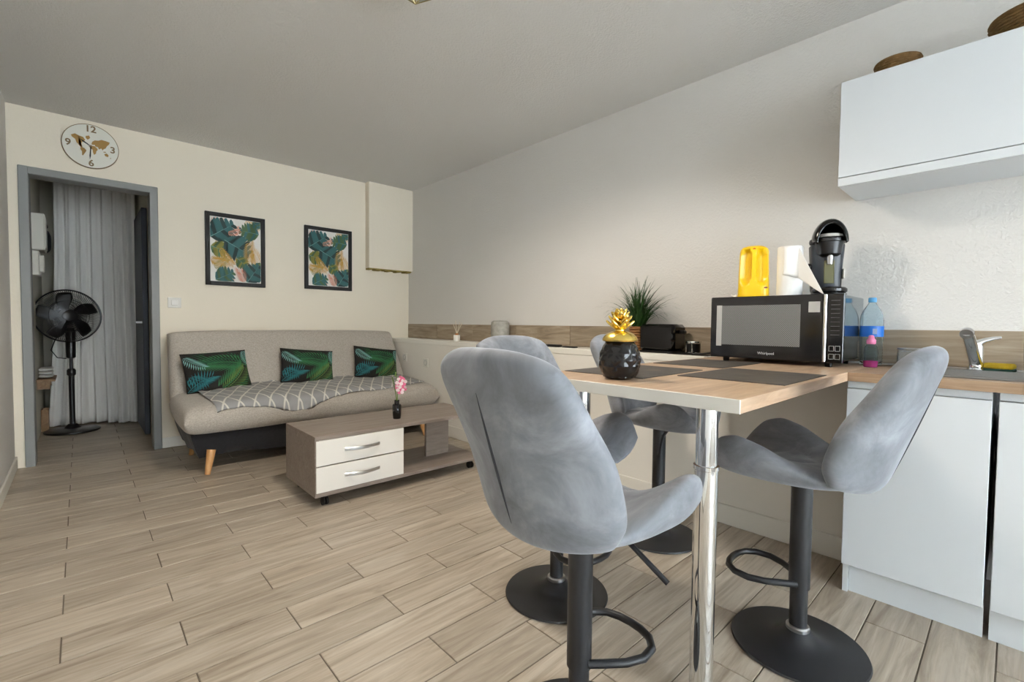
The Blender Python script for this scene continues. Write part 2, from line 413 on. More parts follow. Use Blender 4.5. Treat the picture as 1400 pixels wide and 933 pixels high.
# wood-look splash tiles along the right wall
SZ0, SZ1 = 0.874, 1.028
yb = [0.0]; y = -0.582
while y > -5.6: yb.append(y); y -= 0.6
for a, b in zip(yb, yb[1:]):
    G().box(-0.006, 0.006, -(a-b)/2+0.001, (a-b)/2-0.001, SZ0, SZ1, 0.001).build('tile', 'splash_tile', WR, (0, (a+b)/2, 0), smooth=False)
# boxed-in duct in the corner
bx_ = struct(G().box(-0.515, 0, -0.085, 0, 1.61, ROOM_H).build('wall_boxing', 'wall_smooth', smooth=False))
g = G(); [g.box(-0.513+q*0.035, -0.513+(q+1)*0.035, -0.084, -0.002, 1.594+0.007*math.sin(q*1.9), 1.611) for q in range(14)]; g.box(-0.09, -0.03, -0.11, -0.06, 1.596, 1.606); g.build('foam_seal', 'foam_yellow', bx_, smooth=False)
# hall door, dark
hd = bpy.data.objects.new('door_1', None); COL.objects.link(hd); struct(hd); hd['label'] = 'dark blue-grey flush door in the hall wall behind the curtain'
G().box(HALL_R-0.045, HALL_R-0.005, 0.62, 1.36, 0.01, 2.04, 0.004).build('door_leaf', 'door_blue', hd, smooth=False)
g = G(); g.cyl((HALL_R-0.045, 0.70, 1.02), (HALL_R-0.085, 0.70, 1.02), 0.012); g.cyl((HALL_R-0.08, 0.70, 1.02), (HALL_R-0.08, 0.80, 1.02), 0.009); g.build('door_handle', 'steel', hd)

# ------------------------------------------------------------------ curtain and hall things
def ripple(v): return 0.028*math.sin(v*23)+0.012*math.sin(v*51+1)
def curtain():
    g = G(); nx, nz = 90, 26; A = Vector((-2.90, 1.60)); B = Vector((-2.31, 1.40))
    for j in range(nz+1):
        t = j/nz; z = 0.012+2.36*t; spread = 1+0.20*(1-t)**2.2
        for i in range(nx+1):
            s_ = i/nx; c = 0.5+(s_-0.5)*spread
            p = A.lerp(B, c); n = Vector((B.y-A.y, A.x-B.x)).normalized(); amp = 0.55+0.6*(1-t)
            off = ripple(s_*1.9)*amp+(0.06*math.sin(s_*9+0.6)*(1-t)**3)
            g.v.append((p.x+n.x*off, p.y+n.y*off, z))
    w_ = nx+1
    for j in range(nz):
        for i in range(nx): g.f.append((j*w_+i, j*w_+i+1, (j+1)*w_+i+1, (j+1)*w_+i)); g.m.append(0)
    o = g.build('drape', 'curtain_cloth', None, recalc=False, ang=180)
    m = o.modifiers.new('thick', 'SOLIDIFY'); m.thickness = 0.004
    return o
ct = thing('curtain', 'long pale grey curtain hanging across the hall behind the fan', 'curtain', (0, 0, 0))
curtain().parent = ct
G().cyl((-3.02, 1.56, 2.385), (-2.27, 1.38, 2.385), 0.012, n=12).build('rod', 'black_metal', ct)
t = thing('meter_box', 'tall white electrical box high on the hall wall', 'box', (HALL_L, 0.72, 1.60))
G().box(0, 0.085, 0, 0.26, 0.0, 0.30, 0.008).build('case', 'meter_white', t, smooth=False)
G().box(0.083, 0.089, 0.01, 0.25, 0.02, 0.28, 0.002).build('cover', 'meter_white', t, smooth=False)
t = thing('meter_box', 'small white electrical box just below the taller one', 'box', (HALL_L, 0.72, 1.395))
G().box(0, 0.05, 0, 0.2, 0.0, 0.20, 0.008).build('case', 'meter_white', t, smooth=False)
G().box(0.045, 0.075, 0.02, 0.1, 0.03, 0.17, 0.006).build('breaker', 'meter_white', t, smooth=False)
t = thing('coat_rack', 'black coat rack with dark bags beside the curtain', 'rack', (HALL_L, 1.28, 1.78))
G().box(0, 0.02, -0.02, 0.22, 0.06, 0.12, 0.004).build('rail', 'coat_black', t, smooth=False)
for q in range(3): G().tube([(0.01, 0.02+q*0.08, 0.09), (0.06, 0.02+q*0.08, 0.08), (0.075, 0.02+q*0.08, 0.12)], 0.007, 6).build('hook', 'coat_black', t)
for q in range(2):
    G().pillow(lambda u, v, q=q: (0.055, 0.03+q*0.1+0.045*u, -0.03+0.10*v), lambda u, v: 0.045*edge_round(u, v, 4), 10, 10).build('bag', 'coat_black', t)
t = thing('wall_shelf', 'small wooden hall shelf beside the curtain', 'shelf', (HALL_L, 0.98, 0.50))
G().box(0, 0.115, 0, 0.42, 0, 0.02, 0.002).build('board', 'shelf_wood', t, smooth=False)
for q in (0.06, 0.36): G().box(0, 0.08, q-0.01, q+0.01, -0.07, 0.0, 0.002).build('bracket', 'shelf_wood', t, smooth=False)
g = G()
for q in range(3):
    g.pillow(lambda u, v, q=q: (0.055+0.045*u, 0.12*v, 0.018+q*0.03), lambda u, v: 0.016*edge_round(u, v, 4), 10, 12)
tag(g.build('folded_cloth', 'towel_white', None, (HALL_L, 1.16, 0.521)), 'white folded cloths lying on the hall shelf', 'cloth')
g = G(); g.box(0, 0.05, 0, 0.15, 0, 0.02, 0.002); g.box(0, 0.01, 0, 0.15, 0.02, 0.20, 0.002); g.box(0.04, 0.05, 0, 0.15, 0.02, 0.20, 0.002); g.box(0.01, 0.04, 0.0, 0.01, 0.02, 0.20, 0.002); g.box(0.01, 0.04, 0.14, 0.15, 0.02, 0.20, 0.002)
tag(g.build('wooden_crate', 'shelf_wood', None, (HALL_L+0.002, 1.40, 0), smooth=False), 'small wooden crate on the floor by the hall wall', 'crate')
# pedestal fan
FANX, FANY = -2.80, 1.255
fan = thing('pedestal_fan', 'black pedestal fan standing in the hall before the curtain', 'fan', (FANX, FANY, 0))
G().lathe([(0, 0), (0.19, 0), (0.197, 0.006), (0.195, 0.016), (0.17, 0.026), (0.06, 0.036), (0.04, 0.06), (0.03, 0.07)], n=40).build('base', 'black_plastic', fan)
G().cyl((0, 0, 0.06), (0, 0, 0.56), 0.021, n=16).build('pole', 'black_plastic', fan)
G().cyl((0, 0, 0.5), (0, 0, 0.70), 0.013, n=14).build('inner_pole', 'black_metal', fan)
G().lathe([(0.024, 0.52), (0.032, 0.53), (0.032, 0.57), (0.022, 0.585)], n=18).build('collar', 'black_plastic', fan)
G().lathe([(0.02, 0.68), (0.034, 0.69), (0.036, 0.93), (0.025, 0.96)], n=18).build('neck', 'black_plastic', fan)
HC = Vector((-0.02, -0.05, 1.07)); fd = Vector((0.28, -0.95, 0.06)).normalized()
fx = fd.cross(Vector((0, 0, 1))).normalized(); fz = fx.cross(fd)
def fp(a, r, d): return HC+fx*(r*math.cos(a))+fz*(r*math.sin(a))+fd*d
FR = 0.235
g = G()
prof = [(0, -0.15), (0.055, -0.145), (0.075, -0.11), (0.08, -0.05), (0.06, 0.0), (0, 0.0)]
n = 24
for j, (r, d) in enumerate(prof):
    for i in range(n): g.v.append(tuple(fp(2*PI*i/n, max(r, 1e-4), d)))
for j in range(len(prof)-1):
    for i in range(n): g.f.append((j*n+i, j*n+(i+1) % n, (j+1)*n+(i+1) % n, (j+1)*n+i)); g.m.append(0)
g.build('motor', 'black_plastic', fan)
for side in (-1, 1):
    g = G()
    def dd(r): return side*(0.055*(1-(r/FR)**2.2))
    for i in range(100):
        a = 2*PI*i/100+side*0.02; tw = 0.35
        g.tube([fp(a+tw*(1-r/FR), r, dd(r)+0.03) for r in (0.05, 0.10, 0.15, 0.2, FR)], 0.0016, 3)
    for r in (0.05, 0.14): g.tube([fp(2*PI*i/40, r, dd(r)+0.03) for i in range(40)], 0.0022, 4, True)
    g.tube([fp(2*PI*i/48, FR, 0.03+side*0.004) for i in range(48)], 0.006, 6, True)
    g.build('grille', 'black_plastic', fan)
g = G()
for r, d in ((0.0001, 0.092), (0.03, 0.092), (0.05, 0.086), (0.05, 0.078)):
    for i in range(20): g.v.append(tuple(fp(2*PI*i/20, r, d)))
for j in range(3):
    for i in range(20): g.f.append((j*20+i, j*20+(i+1) % 20, (j+1)*20+(i+1) % 20, (j+1)*20+i)); g.m.append(0)
g.build('grille_badge', 'black_plastic', fan)
g = G()
for r, d in ((0.0001, 0.065), (0.035, 0.06), (0.042, 0.0)):
    for i in range(20): g.v.append(tuple(fp(2*PI*i/20, r, d)))
for j in range(2):
    for i in range(20): g.f.append((j*20+i, j*20+(i+1) % 20, (j+1)*20+(i+1) % 20, (j+1)*20+i)); g.m.append(0)
g.build('hub', 'black_plastic', fan)
for b_ in range(5):
    g = G(); N, M = 8, 6; top = []
    for i in range(N+1):
        r = 0.035+(FR-0.055)*i/N
        for j in range(M+1):
            a = 2*PI*b_/5+(-0.28+0.56*j/M)*(0.75+0.6*math.sin(PI*i/N)) + 0.25*i/N
            g.v.append(tuple(fp(a, r, 0.02+0.03*(j/M-0.5))))
    for i in range(N):
        for j in range(M): g.f.append((i*(M+1)+j, i*(M+1)+j+1, (i+1)*(M+1)+j+1, (i+1)*(M+1)+j)); g.m.append(0)
    o = g.build('blade', 'black_plastic', fan, recalc=False); md = o.modifiers.new('thick', 'SOLIDIFY'); md.thickness = 0.002
G().tube([(-0.03, 0, 0.93), (-0.1, -0.02, 0.86), (-0.13, -0.02, 0.76), (-0.09, -0.02, 0.69), (-0.03, -0.015, 0.68)], 0.004, 6).build('cable', 'rubber', fan)

# ------------------------------------------------------------------ wall clock
CLX, CLZ, CLR = -2.652, 2.312, 0.158
ck = thing('wall_clock', 'round white wall clock with gold world map and four numerals above doorway', 'clock', (CLX, 0, CLZ))
def disc(prof, name, m, parent):
    g = G(); n = 64
    for r, d in prof:
        for i in range(n): g.v.append((max(r, 1e-4)*math.cos(2*PI*i/n), d, max(r, 1e-4)*math.sin(2*PI*i/n)))
    for j in range(len(prof)-1):
        for i in range(n): g.f.append((j*n+i, j*n+(i+1) % n, (j+1)*n+(i+1) % n, (j+1)*n+i)); g.m.append(0)
    return g.build(name, m, parent)
disc([(0, 0), (CLR-0.003, 0), (CLR-0.003, -0.018), (0, -0.018)], 'face', 'clock_white', ck)
disc([(CLR-0.004, 0), (CLR, 0), (CLR, -0.02), (CLR-0.004, -0.02)], 'rim', 'clock_bronze', ck)
fmx = Matrix(((1, 0, 0, 0), (0, 0, -1, -0.0185), (0, 1, 0, 0), (0, 0, 0, 1)))
for txt, x, z in (('12', 0, 0.123), ('3', 0.122, 0), ('6', 0, -0.123), ('9', -0.122, 0)):
    lettering('numeral', txt, 0.064, 'clock_bronze', ck, Matrix.Translation((x, 0, z)) @ fmx, 0.0006, 0.0016)
conts = [
 [(-.78,.42),(-.62,.52),(-.45,.45),(-.30,.42),(-.22,.28),(-.33,.16),(-.42,.02),(-.50,-.02),(-.40,-.14),(-.34,-.12),(-.44,-.06),(-.56,.06),(-.62,.24),(-.74,.33)],
 [(-.20,.50),(-.06,.56),(-.02,.44),(-.12,.32),(-.20,.40)],
 [(-.40,-.12),(-.26,-.16),(-.18,-.26),(-.24,-.40),(-.32,-.56),(-.36,-.54),(-.36,-.36),(-.42,-.24)],
 [(.02,.12),(.06,.26),(.16,.36),(.30,.38),(.44,.46),(.62,.44),(.78,.40),(.74,.28),(.66,.18),(.60,.04),(.52,-.02),(.48,-.10),(.42,.0),(.34,-.08),(.28,.04),(.18,.04),(.16,.12),(.08,.10)],
 [(-.02,.04),(.14,.05),(.24,-.04),(.28,-.12),(.22,-.20),(.20,-.34),(.12,-.42),(.08,-.30),(.07,-.16),(-.02,-.10),(-.05,-.02)],
 [(.54,-.28),(.64,-.22),(.72,-.30),(.70,-.40),(.58,-.38)], [(.50,-.16),(.60,-.14),(.62,-.18),(.52,-.20)], [(.78,-.44),(.82,-.40),(.80,-.50)]]
g = G()
for c in conts: g.prism([(a*CLR*0.86, b*CLR*0.86) for a, b in c], lambda a, b, d: (a, d, b), -0.0175, -0.0192)
g.build('world_map', 'clock_gold', ck, smooth=False)
def hand(ang, L, w_, y):
    d = Vector((math.sin(ang), math.cos(ang))); n_ = Vector((d.y, -d.x))
    g = G(); pl = [n_*w_*0.5, d*L*0.7+n_*w_, d*L, d*L*0.7-n_*w_, -n_*w_*0.5]
    g.prism([(p.x, p.y) for p in pl], lambda a, b, dd_: (a, dd_, b), y, y-0.001); g.build('hand', 'frame_black', ck, smooth=False)
hand(math.radians(-56), 0.072, 0.005, -0.021); hand(math.radians(184), 0.10, 0.004, -0.0225)
disc([(0.0, -0.018), (0.008, -0.018), (0.008, -0.025), (0, -0.025)], 'pivot', 'clock_bronze', ck)

# ------------------------------------------------------------------ leaf prints
def frond(g, mp, ox, oy, ang, L, W, mi, n=11, clip=None, curve=0.25, depth=0):
    """palm frond of thin leaflets along a curved midrib"""
    def C(p):
        return (max(-0.98, min(0.98, p[0])), max(-0.98, min(0.98, p[1])))
    pts = []
    for i in range(n+1):
        t = i/n; a = ang+curve*t; pts.append((ox+L*t*math.cos(a), oy+L*t*math.sin(a), a))
    def quad(a, b, c, d):
        q = [C(x) for x in (a, b, c, d)]; cx = sum(x[0] for x in q)/4; cy = sum(x[1] for x in q)/4
        if abs(a[0]) > 1.0 or abs(a[1]) > 1.0: return
        g.add([mp(x[0], x[1], depth) for x in q], [(0, 1, 2, 3)], mi)
    for i in range(n):
        x, y_, a = pts[i]; t = i/n; l = W*(0.35+0.65*math.sin(PI*(0.15+0.8*t))); w2 = L/n*0.42
        for sg in (-1, 1):
            b = a+sg*(0.95-0.35*t); px, py = math.cos(a), math.sin(a)
            tip = (x+l*math.cos(b), y_+l*math.sin(b)); mid = (x+l*0.5*math.cos(b), y_+l*0.5*math.sin(b))
            quad((x, y_), (mid[0]-px*w2*0.9, mid[1]-py*w2*0.9), tip, (mid[0]+px*w2*0.9, mid[1]+py*w2*0.9))
    for i in range(n):
        x, y_, a = pts[i]; x2, y2, a2 = pts[i+1]; nx_, ny_ = -math.sin(a)*W*0.02, math.cos(a)*W*0.02
        quad((x+nx_, y_+ny_), (x2+nx_, y2+ny_), (x2-nx_, y2-ny_), (x-nx_, y_-ny_))
def monstera(g, mp, ox, oy, ang, R_, mi, mi2, depth=0, wide=0.62):
    """broad split leaf: a narrow blade with separate curved fingers to both sides"""
    ca, sa = math.cos(ang), math.sin(ang); asp = 1.36
    def tr(a, b, e=0.0):
        x, y_ = ox+(a*ca-b*sa), oy+(a*sa+b*ca)/asp; return mp(max(-0.985, min(0.985, x)), max(-0.985, min(0.985, y_)), depth+e)
    def prof(t): return R_*0.9*wide*max(0.0, math.sin(PI*min(1, 0.20+0.80*t)))**0.75
    n = 7
    for sg in (-1, 1):
        for i in range(n):
            t0, t1 = i/n, (i+0.58)/n; l = prof((t0+t1)/2); f = R_*(0.10+0.20*(1-t0))
            a0, a1 = R_*t0, R_*(t0+1.0/n)
            p = [tr(a0, 0), tr(a1, 0), tr(a1+f*0.30, sg*l*0.42), tr(R_*t1+f*0.75, sg*l*0.80), tr(R_*(t0+t1)/2+f, sg*l), tr(R_*t0+f*0.62, sg*l*0.86), tr(a0+f*0.22, sg*l*0.42)]
            g.add(p, [tuple(range(7))], mi2 if (i*2+(sg > 0)) % 3 == 0 else mi)
    g.add([tr(0, 0.012*R_, 0.4), tr(R_, 0, 0.4), tr(0, -0.012*R_, 0.4)], [(0, 1, 2)], 6)
def pictures():
    X = [(-1.948, -1.486, 1.346, 1.966), (-1.139, -0.671, 1.360, 1.970)]
    labels = ['black framed tropical leaf print nearer the doorway', 'black framed tropical leaf print nearer the corner boxing']
    for (x0, x1, z0, z1), lb in zip(X, labels):
        cx, cz, hw, hh = (x0+x1)/2, (z0+z1)/2, (x1-x0)/2, (z1-z0)/2
        p = thing('framed_print', lb, 'picture', (cx, 0, cz), 0, 'tropical leaf prints above the sofa')
        b = 0.034; fd_ = 0.022
        g = G(); g.box(-hw, -hw+b, -fd_, 0, -hh, hh, 0.002); g.box(hw-b, hw, -fd_, 0, -hh, hh, 0.002); g.box(-hw+b, hw-b, -fd_, 0, hh-b, hh, 0.002); g.box(-hw+b, hw-b, -fd_, 0, -hh, -hh+b, 0.002)
        g.build('frame', 'frame_black', p, smooth=False)
        pr = G().box(-hw+b, hw-b, -0.008, -0.001, -hh+b, hh-b).build('print', 'print_paper', p, smooth=False)
        a, c = hw-b, hh-b
        mp = lambda u, v, d: (u*a, -0.0084-d*0.0003, v*c)
        g = G()
        k = 0
        def fr_(*q, mi, n=11, W=0.5, cv=0.2):
            nonlocal k; k += 1; frond(g, mp, *q, W, mi, n, curve=cv, depth=k)
        def mo(*q, mi, mi2):
            nonlocal k; k += 1; monstera(g, mp, *q, mi, mi2, depth=k)
        fr_(-0.98, 0.62, 0.75, 0.7, mi=4, n=11, W=0.34); fr_(-0.55, 0.40, 0.25, 0.75, mi=4, n=11, W=0.26); fr_(0.35, 0.92, -0.3, 0.6, mi=3, n=10, W=0.30)
        fr_(0.55, 0.55, -1.75, 0.72, mi=3, n=13, W=0.42); fr_(-0.75, 0.30, -0.9, 0.95, mi=3, n=14, W=0.34); fr_(-0.95, -0.35, -0.25, 0.65, mi=3, n=12, W=0.32)
        fr_(-0.85, -0.55, 0.35, 0.6, mi=2, n=12, W=0.24); fr_(0.25, -0.98, 1.75, 0.42, mi=4, n=10, W=0.34); fr_(0.98, -0.7, 1.75, 0.8, mi=3, n=12, W=0.34); fr_(-0.1, -0.98, 2.6, 0.5, mi=4, n=9, W=0.22)
        mo(-0.98, 0.36, 0.62, 1.09, mi=0, mi2=5); mo(0.92, 0.60, 3.05, 0.78, mi=1, mi2=0); mo(0.66, 0.98, -0.6, 0.40, mi=0, mi2=1)
        mo(-0.97, 0.08, -0.30, 0.68, mi=2, mi2=1); mo(-0.45, 0.30, -0.50, 1.09, mi=0, mi2=5); mo(0.02, -0.22, -0.75, 0.54, mi=1, mi2=2)
        mo(0.98, -0.32, -1.95, 0.42, mi=2, mi2=1); mo(0.42, -0.98, 0.98, 0.92, mi=0, mi2=5); mo(-0.80, -0.96, 0.50, 0.78, mi=0, mi2=1)
        fr_(0.52, 0.30, -1.7, 0.62, mi=3, n=12, W=0.34); fr_(-0.62, 0.02, -0.85, 0.70, mi=3, n=12, W=0.24, cv=0.1); fr_(-0.98, -0.30, -0.35, 0.50, mi=3, n=11, W=0.24); fr_(-0.30, 0.52, 0.1, 0.5, mi=4, n=9, W=0.16); fr_(0.30, -0.98, 1.8, 0.32, mi=4, n=9, W=0.26)
        g.build('leaf_artwork', ['print_teal', 'print_green', 'print_olive', 'print_gold', 'print_pink', 'print_dark', 'leaf_pale'], pr, smooth=False, recalc=False)
pictures()
# switch and sockets
sw = thing('light_switch', 'white square light switch beside the doorway', 'switch', (-2.164, 0, 1.185))
G().box(-0.045, 0.045, -0.009, 0, -0.042, 0.042, 0.003).build('plate', 'switch_plastic', sw, smooth=False)
G().box(-0.022, 0.022, -0.014, -0.008, -0.022, 0.022, 0.003).build('rocker', 'ceramic_white', sw, smooth=False)
for yy, zz, lb in ((-0.245, 0.585, 'white wall socket in the low wall partly behind the sofa cushion'), (-0.385, 0.683, 'white wall socket in the low wall below the corner ledge'), (-0.786, 0.652, 'white wall socket in the low wall below the reed diffuser')):
    s_ = thing('wall_socket', lb, 'socket', (LWX, yy, zz), 0, 'sockets in the low wall')
    G().box(-0.009, 0, -0.042, 0.042, -0.042, 0.042, 0.003).build('plate', 'switch_plastic', s_, smooth=False)
    g = G(); n = 20
    for r, d in ((0.026, -0.0095), (0.024, -0.011), (0.021, -0.011), (0.020, -0.004), (0.0001, -0.004)):
        for i in range(n): g.v.append((d, r*math.cos(2*PI*i/n), r*math.sin(2*PI*i/n)))
    for j in range(4):
        for i in range(n): g.f.append((j*n+i, j*n+(i+1) % n, (j+1)*n+(i+1) % n, (j+1)*n+i)); g.m.append(0)
    g.build('well', 'sticker_grey', s_)

# ------------------------------------------------------------------ sofa
SX, SH = -1.265, 0.985
sofa = thing('sofa_bed', 'beige textured click-clack sofa bed on black skirted base with wooden legs', 'sofa', (SX, -0.55, 0))
def sy(y): return y+0.55
def seat_t(u, v): return 0.108*edge_round(u, v, 8, 0.5, 30)*(1+0.03*math.sin(u*9))
def seat_c(u, v):
    y = -0.70+0.345*v; z = 0.392+0.022*v-0.010*u*u
    return (u*(SH+0.012*(1-v*v)), sy(y), z)
G().pillow(seat_c, lambda u, v: seat_t(u, v), 60, 30).build('seat', 'sofa_fabric', sofa, ang=180)
def back_c(u, v):
    t = (v+1)/2; y = -0.40+0.30*t; z = 0.415+0.535*t-0.02*(u**4)*t
    return (u*(SH-0.02*t), sy(y), z)
G().pillow(back_c, lambda u, v: 0.085*edge_round(u, v, 9, 0.5, 40), 60, 30).build('backrest', 'sofa_fabric', sofa, ang=180)
# black skirt: hanging cloth box with a waved lower edge
g = G(); per = []
x0, x1, ya, yb_ = -0.955, 0.955, sy(-0.955), sy(-0.20); n = 40
for i in range(n): per.append((x0+(x1-x0)*i/n, ya))
for i in range(14): per.append((x1, ya+(yb_-ya)*i/14))
for i in range(n): per.append((x1-(x1-x0)*i/n, yb_))
for i in range(14): per.append((x0, yb_-(yb_-ya)*i/14))
N = len(per)
for j, z in enumerate((0.10, 0.16, 0.24, 0.36)):
    for i, (x, y) in enumerate(per):
        wv = 0.008*math.sin(i*0.9)*(1-j/3); sc = 0.93+0.07*j/3
        g.v.append((x*sc*(1+wv), (y-sy(-0.58))*sc*(1+wv)+sy(-0.58), z+0.012*math.sin(i*0.37)*(j == 0)))
for j in range(3):
    for i in range(N): g.f.append((j*N+i, j*N+(i+1) % N, (j+1)*N+(i+1) % N, (j+1)*N+i)); g.m.append(0)
g.f.append(tuple(range(N))); g.m.append(0); g.f.append(tuple(3*N+i for i in range(N))); g.m.append(0)
g.build('skirt', 'black_cloth', sofa, ang=80)
for x, y in ((-0.855, -1.005), (0.855, -1.005), (-0.855, -0.375), (0.855, -0.375)):
    dx = 0.03 if x < 0 else -0.03; dy = 0.03 if y < -0.6 else -0.02
    G().cyl((x, sy(y), 0), (x+dx, sy(y)+dy, 0.16), 0.016, 0.028, 14).build('leg', 'leg_wood', sofa)
# throw on the seat
def throw_c(u, v):
    vf = -0.985+0.30*(max(0.0, (u+0.15)/1.15))**1.2+0.03*math.sin(u*7+1)
    a = (1-v)/2; vs_ = 0.93+(vf-0.93)*a
    us_ = 0.03+0.875*u+0.035*a*(u < 0)*abs(u); e = 1e-3
    c = Vector(seat_c(us_, vs_)); n_ = (Vector(seat_c(us_+e, vs_))-Vector(seat_c(us_-e, vs_))).cross(Vector(seat_c(us_, vs_+e))-Vector(seat_c(us_, vs_-e))).normalized()
    p = c+n_*(seat_t(us_, vs_)+0.011+0.004*math.sin(u*17+v*2)+0.003*math.sin(u*41-v*3))
    z = p.z
    if v > 0.86: z += (v-0.86)*0.5
    return (SX+p.x, p.y-0.55, z)
tag(G().pillow(throw_c, lambda u, v: 0.008*edge_round(u, v, 10, 0.5), 90, 20).build('patterned_throw', 'throw_fabric', None, ang=180), 'grey throw with white zigzag lattice spread along the sofa seat', 'throw')
# cushions
def cushion(cx, cz, cy, w_, h_, tilt, yaw, roll, lb, seed):
    rr = random.Random(seed)
    M = Matrix.Translation((cx, cy, cz)) @ Matrix.Rotation(yaw, 4, 'Z') @ Matrix.Rotation(tilt, 4, 'X') @ Matrix.Rotation(roll, 4, 'Y')
    e = thing('cushion', lb, 'cushion', (0, 0, 0), 0, 'leaf print cushions on the sofa'); e.matrix_world = M
    cf = lambda u, v: (u*w_*(1-0.05*(1-v*v)), 0.0, v*h_*(1-0.05*(1-u*u)))
    th = lambda u, v: 0.062*(max(0, (1-u*u)*(1-v*v)))**0.45
    G().pillow(cf, th, 26, 26).build('cover', 'cushion_black', e, ang=180)
    g = G(); mp = lambda u, v, d: (cf(u, v)[0], -th(u*0.999, v*0.999)-0.0012-0.0005*d, cf(u, v)[2])
    def sub(ox, oy, an, L, W, mi, n, cv, d): frond(g, mp, ox, oy, an, L, W, mi, n, curve=cv, depth=d)
    sub(0.8, 0.30, 2.5, 1.5, 0.85, 0, 16, 0.5, 1); sub(0.95, 0.15, 2.65, 1.3, 0.9, 1, 14, 0.35, 2)
    sub(-0.1, -0.98, 0.55, 1.4, 0.85, 1, 17, 0.35, 3); sub(0.05, -0.98, 0.62, 1.3, 0.55, 2, 15, 0.3, 4)
    sub(-0.98, -0.85, 1.0, 0.95, 0.55, 3, 12, -0.4, 5); sub(-0.9, -0.2, -0.9, 0.6, 0.45, 3, 9, 0.3, 6)
    sub(-0.95, 0.75, -1.1, 0.8, 0.32, 4, 12, 0.3, 7); sub(0.92, 0.9, -1.6, 0.7, 0.25, 4, 11, 0.2, 8)
    g.build('leaf_print', ['leaf_deep', 'leaf_mid', 'leaf_olive', 'leaf_teal', 'leaf_pale'], e, smooth=False, recalc=False)
cushion(-1.955, 0.640, -0.468, 0.225, 0.170, -0.42, 0.06, -0.05, 'dark leaf print cushion at the doorway end of the sofa', 1)
cushion(-1.275, 0.643, -0.468, 0.222, 0.165, -0.42, -0.04, 0.10, 'dark leaf print cushion in the middle of the sofa', 2)
cushion(-0.63, 0.640, -0.468, 0.216, 0.165, -0.42, -0.05, 0.14, 'dark leaf print cushion at the low wall end of the sofa', 3)

# ------------------------------------------------------------------ coffee table
CX0, CX1, CY0, CY1, CZ0, CZ1 = -1.80, -0.62, -2.09, -1.60, 0.065, 0.405
cf_ = thing('coffee_table', 'taupe wood coffee table with two white drawers on casters', 'coffee table', (CX0, CY0, 0))
Lx, Ly, T = CX1-CX0, CY1-CY0, 0.022
G().box(0, Lx, 0, Ly, CZ1-T, CZ1, 0.001).build('top', 'taupe_wood', cf_, smooth=False)
G().box(0, Lx, 0, Ly, CZ0, CZ0+T, 0.001).build('bottom_shelf', 'taupe_wood', cf_, smooth=False)
G().box(0, T, 0, Ly, CZ0+T, CZ1-T).build('side_panel', 'taupe_wood', cf_, smooth=False)
G().box(0.525, 0.525+T, 0.02, Ly, CZ0+T, CZ1-T).build('divider', 'taupe_wood', cf_, smooth=False)
G().box(T, 0.525, Ly-T, Ly, CZ0+T, CZ1-T).build('rear_panel', 'taupe_wood', cf_, smooth=False)
G().box(0.86, 1.05, 0.235, 0.257, CZ0+T, CZ1-T).build('support_panel', 'taupe_wood', cf_, smooth=False)
zh = (CZ1-CZ0-2*T)/2
for q in (0, 1):
    z0 = CZ0+T+q*zh
    d = G().box(0.006, 0.544, -0.004, 0.014, z0+0.002+0.002*q, z0+zh-0.003, 0.0015).build('drawer', 'drawer_white', cf_, smooth=False)
    g = G(); zc_ = z0+zh*0.52; g_n = 16
    pts = [(0.165+0.215*i/g_n, -0.006-0.026*math.sin(PI*i/g_n), zc_) for i in range(g_n+1)]
    vs = []
    for p in pts: vs += [(p[0], p[1], p[2]-0.010), (p[0], p[1]-0.004, p[2]-0.006), (p[0], p[1]-0.004, p[2]+0.006), (p[0], p[1], p[2]+0.010), (p[0], p[1]+0.005, p[2])]
    fs = [(i*5+k, i*5+(k+1) % 5, (i+1)*5+(k+1) % 5, (i+1)*5+k) for i in range(g_n) for k in range(5)]+[(0, 1, 2, 3, 4), tuple(g_n*5+k for k in range(5))]
    g.add(vs, fs); g.build('handle', 'steel', d)
for x, y in ((0.07, 0.05), (Lx-0.07, 0.05), (0.07, Ly-0.05), (Lx-0.07, Ly-0.05)):
    c = G().cyl((x, y, CZ0), (x, y, 0.045), 0.012, n=10).build('caster', 'black_plastic', cf_)
    for s2 in (-1, 1): G().cyl((x+s2*0.004, y, 0.0225), (x+s2*0.016, y, 0.0225), 0.0225, n=18).build('wheel', 'rubber', c)
# flower vase
VX, VY = -1.205, -1.915
vs_ = thing('flower_vase', 'small black vase holding a pink orchid sprig on the coffee table', 'vase', (VX, VY, CZ1))
G().lathe([(0.0, 0), (0.024, 0), (0.027, 0.02), (0.030, 0.085), (0.026, 0.094), (0.016, 0.098), (0.016, 0.118), (0.020, 0.122), (0.013, 0.121), (0.012, 0.10), (0, 0.10)], n=24).build('vase', 'pot_black', vs_)
sr, su = Vector((rt.x, rt.y, 0)), Vector((0, 0, 1))
def vp(a, b, c=0): return sr*a+su*b+Vector((fw.x, fw.y, 0))*c
G().tube([vp(0, 0.10), vp(-0.006, 0.16), vp(-0.018, 0.22), vp(-0.03, 0.265)], 0.0028, 6).build('stem', 'stem_green', vs_)
G().tube([vp(0, 0.10), vp(0.006, 0.17), vp(0.004, 0.24), vp(-0.008, 0.30)], 0.0026, 6).build('stem', 'stem_green', vs_)
for bx2, bz2 in ((-0.03, 0.268), (-0.008, 0.302), (-0.012, 0.285), (-0.024, 0.25)):
    g = G(); g.lathe([(0, -0.008), (0.005, -0.002), (0.004, 0.005), (0, 0.009)], tuple(vp(bx2, bz2)), 8); g.build('bud', 'stem_green', vs_)
